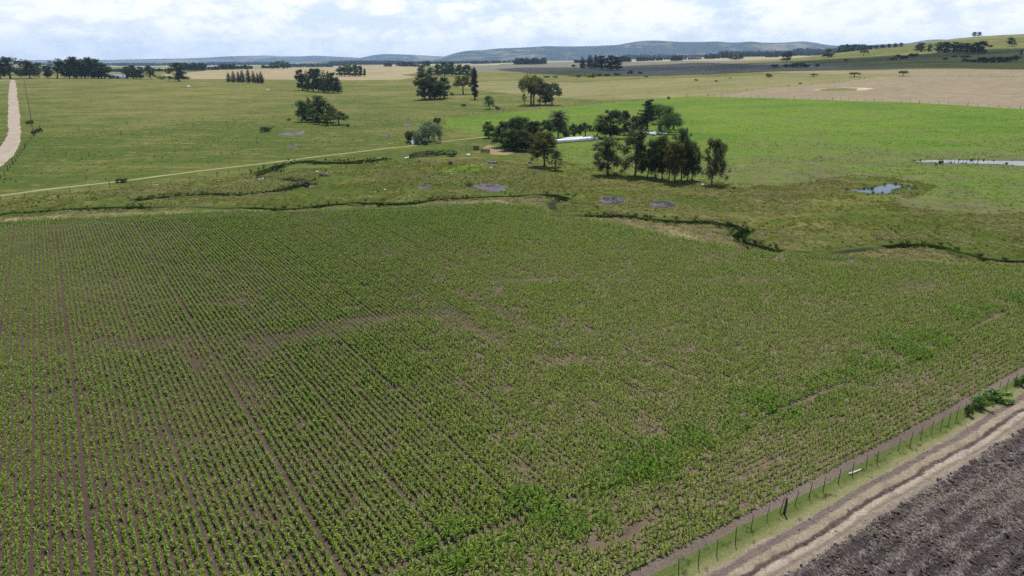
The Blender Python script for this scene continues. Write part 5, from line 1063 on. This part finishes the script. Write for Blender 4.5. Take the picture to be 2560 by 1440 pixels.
bag((1386, 359), (1494, 350), .80, "long white wrapped bale tube in front, right of the golden green gum"); bag((1406, 351.5), (1486, 346), .62, "white bale tube half hidden behind the long front one")
bag((1570, 333), (1640, 339), .62, "white bale tube below the cypress, the left of two"); bag((1612, 332.5), (1668, 337), .55, "white bale tube below the big willow, the right of two")

# ------------------------------------------------------------------ shed on the ridge
def shed():
    g = at([291], [197])[0]; k = px_m(g); o = empty("shed", tuple(g)); W_, H_ = 38 / k, 8.2 / k; D_ = 7.0; tag(o, "long low shed with white wall, grey end and red door on the ridge", "shed")
    wh = m_plain("white_wall", (.62, .63, .66), .8, .2, .1, .5); gy = m_plain("grey_sheet", (.20, .21, .24), .6, .3, .2, .5); rd = m_plain("red_door", (.24, .025, .035), .6, .3, .2, 1)
    m = MB(); m.box((W_ * .17, D_ / 2, H_ / 2), (W_ * .66, D_, H_)); m.build("wall", wh, o)
    m = MB(); m.box((-W_ * .335, D_ / 2 + .05, H_ / 2 - .1), (W_ * .34, D_, H_ - .2)); m.build("side_bay", gy, o)
    dw = W_ * .17; d = MB(); d.box((W_ * .11, -.06, H_ * .4), (dw, .1, H_ * .8)); dr = d.build("door", rd, o); h = MB(); h.box((W_ * .11 + dw * .38, -.16, H_ * .38), (.12, .1, .5)); h.build("handle", gy, dr)
    m = MB(); V = np.array([[-W_ / 2 - .4, -.5, H_ + .004], [W_ / 2 + .4, -.5, H_ + .004], [W_ / 2 + .4, D_ / 2, H_ + .9], [-W_ / 2 - .4, D_ / 2, H_ + .9], [W_ / 2 + .4, D_ + .5, H_ + .004], [-W_ / 2 - .4, D_ + .5, H_ + .004]]); V = np.concatenate([V, V + [0, 0, .12]])
    m.add(V, [[6, 7, 8, 9], [9, 8, 10, 11], [1, 0, 3, 2], [2, 3, 5, 4], [0, 1, 7, 6], [4, 5, 11, 10], [1, 2, 8, 7], [2, 4, 10, 8], [3, 0, 6, 9], [5, 3, 9, 11]]); m.build("roof", gy, o)
shed()

# ------------------------------------------------------------------ stock yard
def plank_run(px, h, label, name, step=1.6, rails=4, mat=WOOD_D):
    G = at(*np.array(px, float).T); o = empty(name, tuple(G[0])); tag(o, label, "stock pen"); q = G - G[0]
    L = np.concatenate([[0], np.cumsum(np.hypot(*np.diff(q[:, :2], axis=0).T))]); s = np.linspace(0, L[-1], max(2, int(L[-1] / step) + 1)); X = np.column_stack([np.interp(s, L, q[:, i]) for i in range(3)])
    for i, p in enumerate(X): r = rng.uniform(.9, 1.35); pp = link("post", post_mesh(mat, i % 4), o); pp.matrix_basis = Matrix(((1.6, 0, rng.normal(0, .05), p[0]), (0, 1.6, 0, p[1]), (0, 0, h * r, p[2] - .05), (0, 0, 0, 1)))
    for a, b in zip(q[:-1], q[1:]):
        d = b - a; l = np.hypot(d[0], d[1]); an = math.atan2(d[1], d[0]); m = MB()
        for j in range(rails): m.box(((a + b) / 2 + [0, 0, h * (.16 + .78 * j / max(1, rails - 1))]) + np.array([math.sin(an), -math.cos(an), 0]) * .10, (l * rng.uniform(.96, 1.0), .04, .62 * h / rails), an)
        m.build("rail_panel", mat, o)
    return o
plank_run([(1024, 396.5), (1058, 393), (1094, 390), (1101, 384.5), (1066, 387), (1034, 391), (1024, 396.5)], 1.25, "old dark plank stock pen under the bright thicket", "stock_pen")
plank_run([(1112, 384), (1130, 384.5), (1143, 387)], 1.3, "slanting dark plank race at the right end of the stock pen", "loading_race")
plank_run([(1203, 382), (1224, 382), (1224, 379), (1203, 379), (1203, 382)], 1.0, "dark plank box near the bare earth patch by the thicket", "feed_box", 2.2, 5)
plank_run([(1184, 375), (1197, 375), (1198, 373), (1185, 373), (1184, 375)], 1.0, "small cluster of dark stakes left of the plank box", "stake_pen", .7, 2)
for px, b, tp, lb in ((1165, 377, 366, "thin stake right of the stock pen, leftmost of four"), (1175, 378, 365, "thin stake right of the stock pen, second of four"), (1180, 373, 363, "thin stake right of the stock pen, third of four"), (1169, 386, 376, "dark stake just behind the white tub"), (1148, 392, 381, "thin stake between stock pen and white tub")): pole(px, b, tp, .06, WOOD_D, lb, "stake")
lying((1011, 397), (1022, 394.5), .22, PLASTIC, "white plank at the left end of the stock pen", "plank")
def blob(px, b, wpx, hpx, mat, label, name, cat, n=1, seed=1, flat=1.0):
    import bmesh
    g = at([px], [b])[0]; k = px_m(g); r = np.random.default_rng(seed); bm = bmesh.new()
    for j in range(n):
        x = (j - (n - 1) / 2) * wpx / k / n; m = Matrix.Translation((x, r.normal(0, .1), hpx / k * .35)) @ Matrix.Diagonal((wpx / k / n * .62, wpx / k / n * .5, hpx / k * .62 * r.uniform(.7, 1.1), 1))
        q = bmesh.ops.create_icosphere(bm, subdivisions=2, radius=1, matrix=m)
        for v in q["verts"]:
            c = Vector((x, 0, hpx / k * .35)); v.co = c + (v.co - c) * r.uniform(.82, 1.15)
            v.co.z = max(v.co.z, -.05)
    me = bpy.data.meshes.new(name); bm.to_mesh(me); bm.free(); me.materials.append(mat); o = link(name, me, None, tuple(g)); tag(o, label, cat); return o
STONE = m_plain("grey_stone", (.20, .18, .18), .9, .1, .35, 2); STONE_W = m_plain("white_stone", (.55, .54, .52), .8, .1, .2, 2); STUMP = m_plain("old_stump", (.075, .062, .055), .9, .1, .4, 4)
blob(1170, 391, 9, 8, STONE_W, "small white tub in the grass right of the stock pen", "white_tub", "tub", 1, 3); blob(1231, 409, 22, 8, STONE, "grey boulder heap near the bright grass patch", "boulder_heap", "boulders", 3, 4); blob(1326, 408, 10, 6, STONE, "grey boulder left of the golden green gum", "boulder", "boulder", 1, 5); blob(1316, 410, 7, 3, STONE, "flat small stone beside the boulder left of the golden gum", "stone", "stone", 1, 6)
blob(1538, 436, 10, 6, STUMP, "dark stump at the foot of the spreading gum", "stump", "stump", 2, 7); blob(1757, 463, 8, 4, STONE_W, "white stone at the foot of the lone open gum", "stone", "stone", 1, 8); blob(1227, 420, 4, 3, STONE_W, "white stone in the bright grass patch", "stone", "stone", 1, 9)
blob(1126, 412, 9, 10, STUMP, "dark split stump in the grey patch below the stock pen", "stump", "stump", 2, 10); blob(1048, 405, 7, 6, STUMP, "small pale and dark stump below the stock pen's left end", "stump", "stump", 1, 11); blob(804, 441, 9, 8, STUMP, "dark stump by the creek, left one of a pair", "stump", "stump", 1, 12); blob(817, 441, 9, 8, STONE, "grey stump by the creek, right one of a pair", "stump", "stump", 1, 13)
blob(792, 430, 6, 3, STONE_W, "white stone above the two creek stumps", "stone", "stone", 1, 14); blob(962, 475, 5, 3, STONE_W, "white stone in the rough grass right of the creek pool", "stone", "stone", 1, 15); blob(471, 217, 9, 3, STONE_W, "white flat stone on the upper left pasture", "stone", "stone", 1, 16); blob(670, 225, 7, 2.5, STONE_W, "white flat stone left of the tall dark clump", "stone", "stone", 1, 17); blob(757, 449, 3, 5, STONE_W, "white stake stub in the small creek pool", "stone", "stone", 1, 18)
# dead branch at the pond
def snag(px, b, label, hpx, seed):
    g = at([px], [b])[0]; k = px_m(g); h = hpx / k; r = np.random.default_rng(seed); m = MB()
    for i in range(9): a = r.uniform(0, 6.3); p, ra = limb((0, 0, 0), (math.cos(a) * h * r.uniform(.3, 1.2), math.sin(a) * h * .6, h * r.uniform(.3, 1)), r, 5, .08, .07, .02); m.tube(p, ra, 5)
    o = m.build("dead_branch", STUMP, None, False, tuple(g)); tag(o, label, "branch")
snag(2341, 413, "dead branches heaped on the long pond's near bank", 12, 3); snag(678, 322, "bare dead shrub above the grey rock slab in the pasture", 12, 4); snag(724, 447, "dead twigs in the creek between the two pools", 7, 6)

# ------------------------------------------------------------------ rock outcrops
def m_rock():
    t = NT("purple_grey_rock", .9, .1); n = t.noise(1.3, 5, t.obj, .7); n2 = t.noise(6, 4, t.obj, .7); c = t.mix(t.rng(n, .4, .62), (.150, .133, .140), (.09, .08, .082)); c = t.mix(t.rng(n2, .58, .7, 0, .7), c, (.36, .33, .33)); c = t.mix(t.rng(n, .66, .74, 0, .8), c, (.07, .08, .03)); t.bump(t.mth('ADD', n, n2), 1, .25); return t.col(c)
ROCK = m_rock()
def outcrop(x0, x1, y0, y1, h, label, seed):
    g = at([(x0 + x1) / 2, (x0 + x1) / 2], [y0, y1]); c = at([(x0 + x1) / 2], [(y0 + y1) / 2 + .5])[0]; k = px_m(c); rx = (x1 - x0) / 2 / k; ry = abs(g[0][1] - g[1][1]) / 2; r = np.random.default_rng(seed); V = [(0, 0, h)]; F = []; n = 40; M_ = 9
    ph = r.uniform(0, 6, 6); lob = lambda a: 1 + .16 * math.sin(2 * a + ph[0]) + .12 * math.sin(3 * a + ph[1]) + .07 * math.sin(7 * a + ph[2]) + .04 * math.sin(13 * a + ph[3])
    for j in range(1, M_ + 1):
        f = j / M_
        for i in range(n):
            a = 2 * math.pi * i / n; x, y = math.cos(a) * rx * lob(a) * f, math.sin(a) * ry * lob(a) * f
            V.append((x, y, h * (1 - f ** 4) * (.5 + 1.0 * r.random()) - (.12 if j == M_ else 0) + .1 * h * math.sin(x * 2.1 + ph[4]) * (1 - f)))
    for i in range(n): F.append([0, 1 + i, 1 + (i + 1) % n, 1 + (i + 1) % n])
    Q = []
    for j in range(M_ - 1):
        for i in range(n): Q.append([1 + j * n + i, 1 + (j + 1) * n + i, 1 + (j + 1) * n + (i + 1) % n, 1 + j * n + (i + 1) % n])
    me = bpy.data.meshes.new("rock_outcrop"); me.from_pydata(V, [], [f[:3] for f in F] + Q); me.materials.append(ROCK); me.update()
    o = link("rock_outcrop", me, None, tuple(c)); tag(o, label, "rock outcrop", "low rock outcrops in the grass")
outcrop(1183, 1272, 460, 478, .45, "largest purple grey rock slab, above the middle of the maize edge", 1); outcrop(1497, 1559, 495, 511, .6, "purple grey rock mound below the spreading gum", 2); outcrop(1622, 1692, 506, 519, .6, "purple grey rock mound below the dense gum grove", 3)
outcrop(704, 762, 329, 338, .4, "long pale rock slab in the pasture below the feathery clump", 4); outcrop(1038, 1084, 464, 471, .3, "low broken rock slab left of the largest slab", 5); outcrop(959, 983, 336, 341, .4, "small rock slab in the pasture left of the willow", 6); outcrop(1009, 1031, 308, 314, .4, "small rock slab behind the willow, by the pasture fence", 7); outcrop(718, 742, 364, 369, .3, "small low rock slab in the pasture above the farm path", 8)

# ------------------------------------------------------------------ far woods that read as one mass
FARW = []
for v in range(4):
    tm, cm, rad, zt = proto("broad", v, 2); m2 = cm.copy(); m2.materials[0] = LEAF["blue"]; FARW.append((unlinked("far_tree_kind", m2), rad, zt))
def woodland(x0, x1, base, top, depth=None, label=None, slope=0, rows=2, dens=1.0):
    n0 = max(2, int((x1 - x0) / 3.2 * dens)); r = np.random.default_rng(int(x0 * 7 + base)); px = np.repeat(np.linspace(x0, x1, n0), rows) + r.normal(0, 1.2, n0 * rows)
    if depth is None:
        g = at(px, base + slope * (px - x0))
        f = np.minimum(1, 9000 / g[:, 1]); g[:, :2] *= f[:, None]
    else:
        d = ray(px, np.full(len(px), base)); g = np.column_stack([d[0] / d[1] * depth, np.full(len(px), depth), 0 * px])
    g[:, 1] += np.tile(np.arange(rows), n0) * np.maximum(8, g[:, 1] * .006) + r.normal(0, 3, len(g)); g[:, 2] = hills(g[:, 0], g[:, 1])
    h = np.array([height_for(q, top + slope * (p - x0)) for q, p in zip(g, px)]) * r.uniform(.72, 1.05, len(g)); h = np.clip(h, 3, 60)
    w = np.maximum(h * r.uniform(.5, .95, len(g)), 4.2 / np.array([px_m(q) for q in g])) / 2 / FARW[0][1]
    return scatter("far_woodland", g, np.column_stack([w, w, h / FARW[0][2]]), r.uniform(0, 6.28, len(g)), [q[0] for q in FARW], None, label or "distant dark wood across the plain", seed=int(x0))
for q in ((46, 76, 190, 178), (0, 60, 182, 170), (262, 300, 180, 171), (295, 392, 165, 157), (283, 312, 180, 171), (355, 426, 179, 170), (457, 510, 177, 156), (521, 543, 175, 164), (551, 581, 174, 158), (583, 624, 173, 162), (655, 677, 171, 162), (720, 830, 168, 163), (795, 822, 160, 152), (962, 977, 167, 157), (992, 1007, 166, 158), (1008, 1016, 167, 153), (1023, 1031, 167, 154), (1034, 1052, 167, 160), (1060, 1071, 166, 151)): woodland(*q)
for q in ((700, 860, 163, 158, 3600), (825, 1060, 165, 152, 4200), (880, 1010, 164, 150.5, 5000), (1040, 1200, 164, 152, 3900), (1180, 1290, 163, 151, 3300), (1290, 1362, 160, 144, 2500), (1552, 1574, 151, 139, 2600), (1440, 1480, 155, 148, 2700), (1595, 1654, 150, 141, 2900), (1660, 1700, 150, 143, 3100), (1682, 1702, 149, 137.5, 2600), (1712, 1752, 148, 143, 2900), (1765, 1796, 145, 134, 3000), (1807, 1826, 144, 128.5, 3000), (1856, 1924, 142, 129, 3400), (1918, 1944, 138, 130, 3000), (1940, 1990, 138, 126.5, 3300), (1560, 1800, 140, 135.5, 6000), (1800, 1990, 132, 126, 5600), (300, 520, 160, 156.5, 5600), (520, 700, 158, 154, 6000), (100, 300, 160, 157, 6000), (2105, 2175, 116, 110, 2300), (1990, 2100, 125, 120, 4200)): woodland(q[0], q[1], q[2], q[3], q[4])
SC.render.engine = 'CYCLES'
SC.cycles.use_denoising = False
SC.cycles.volume_bounces = 0
SC.cycles.max_bounces = 6; SC.cycles.diffuse_bounces = 3; SC.cycles.transparent_max_bounces = 6
SC.cycles.sample_clamp_indirect = 6
print("BUILT", round(time.time() - T0, 1), "s")
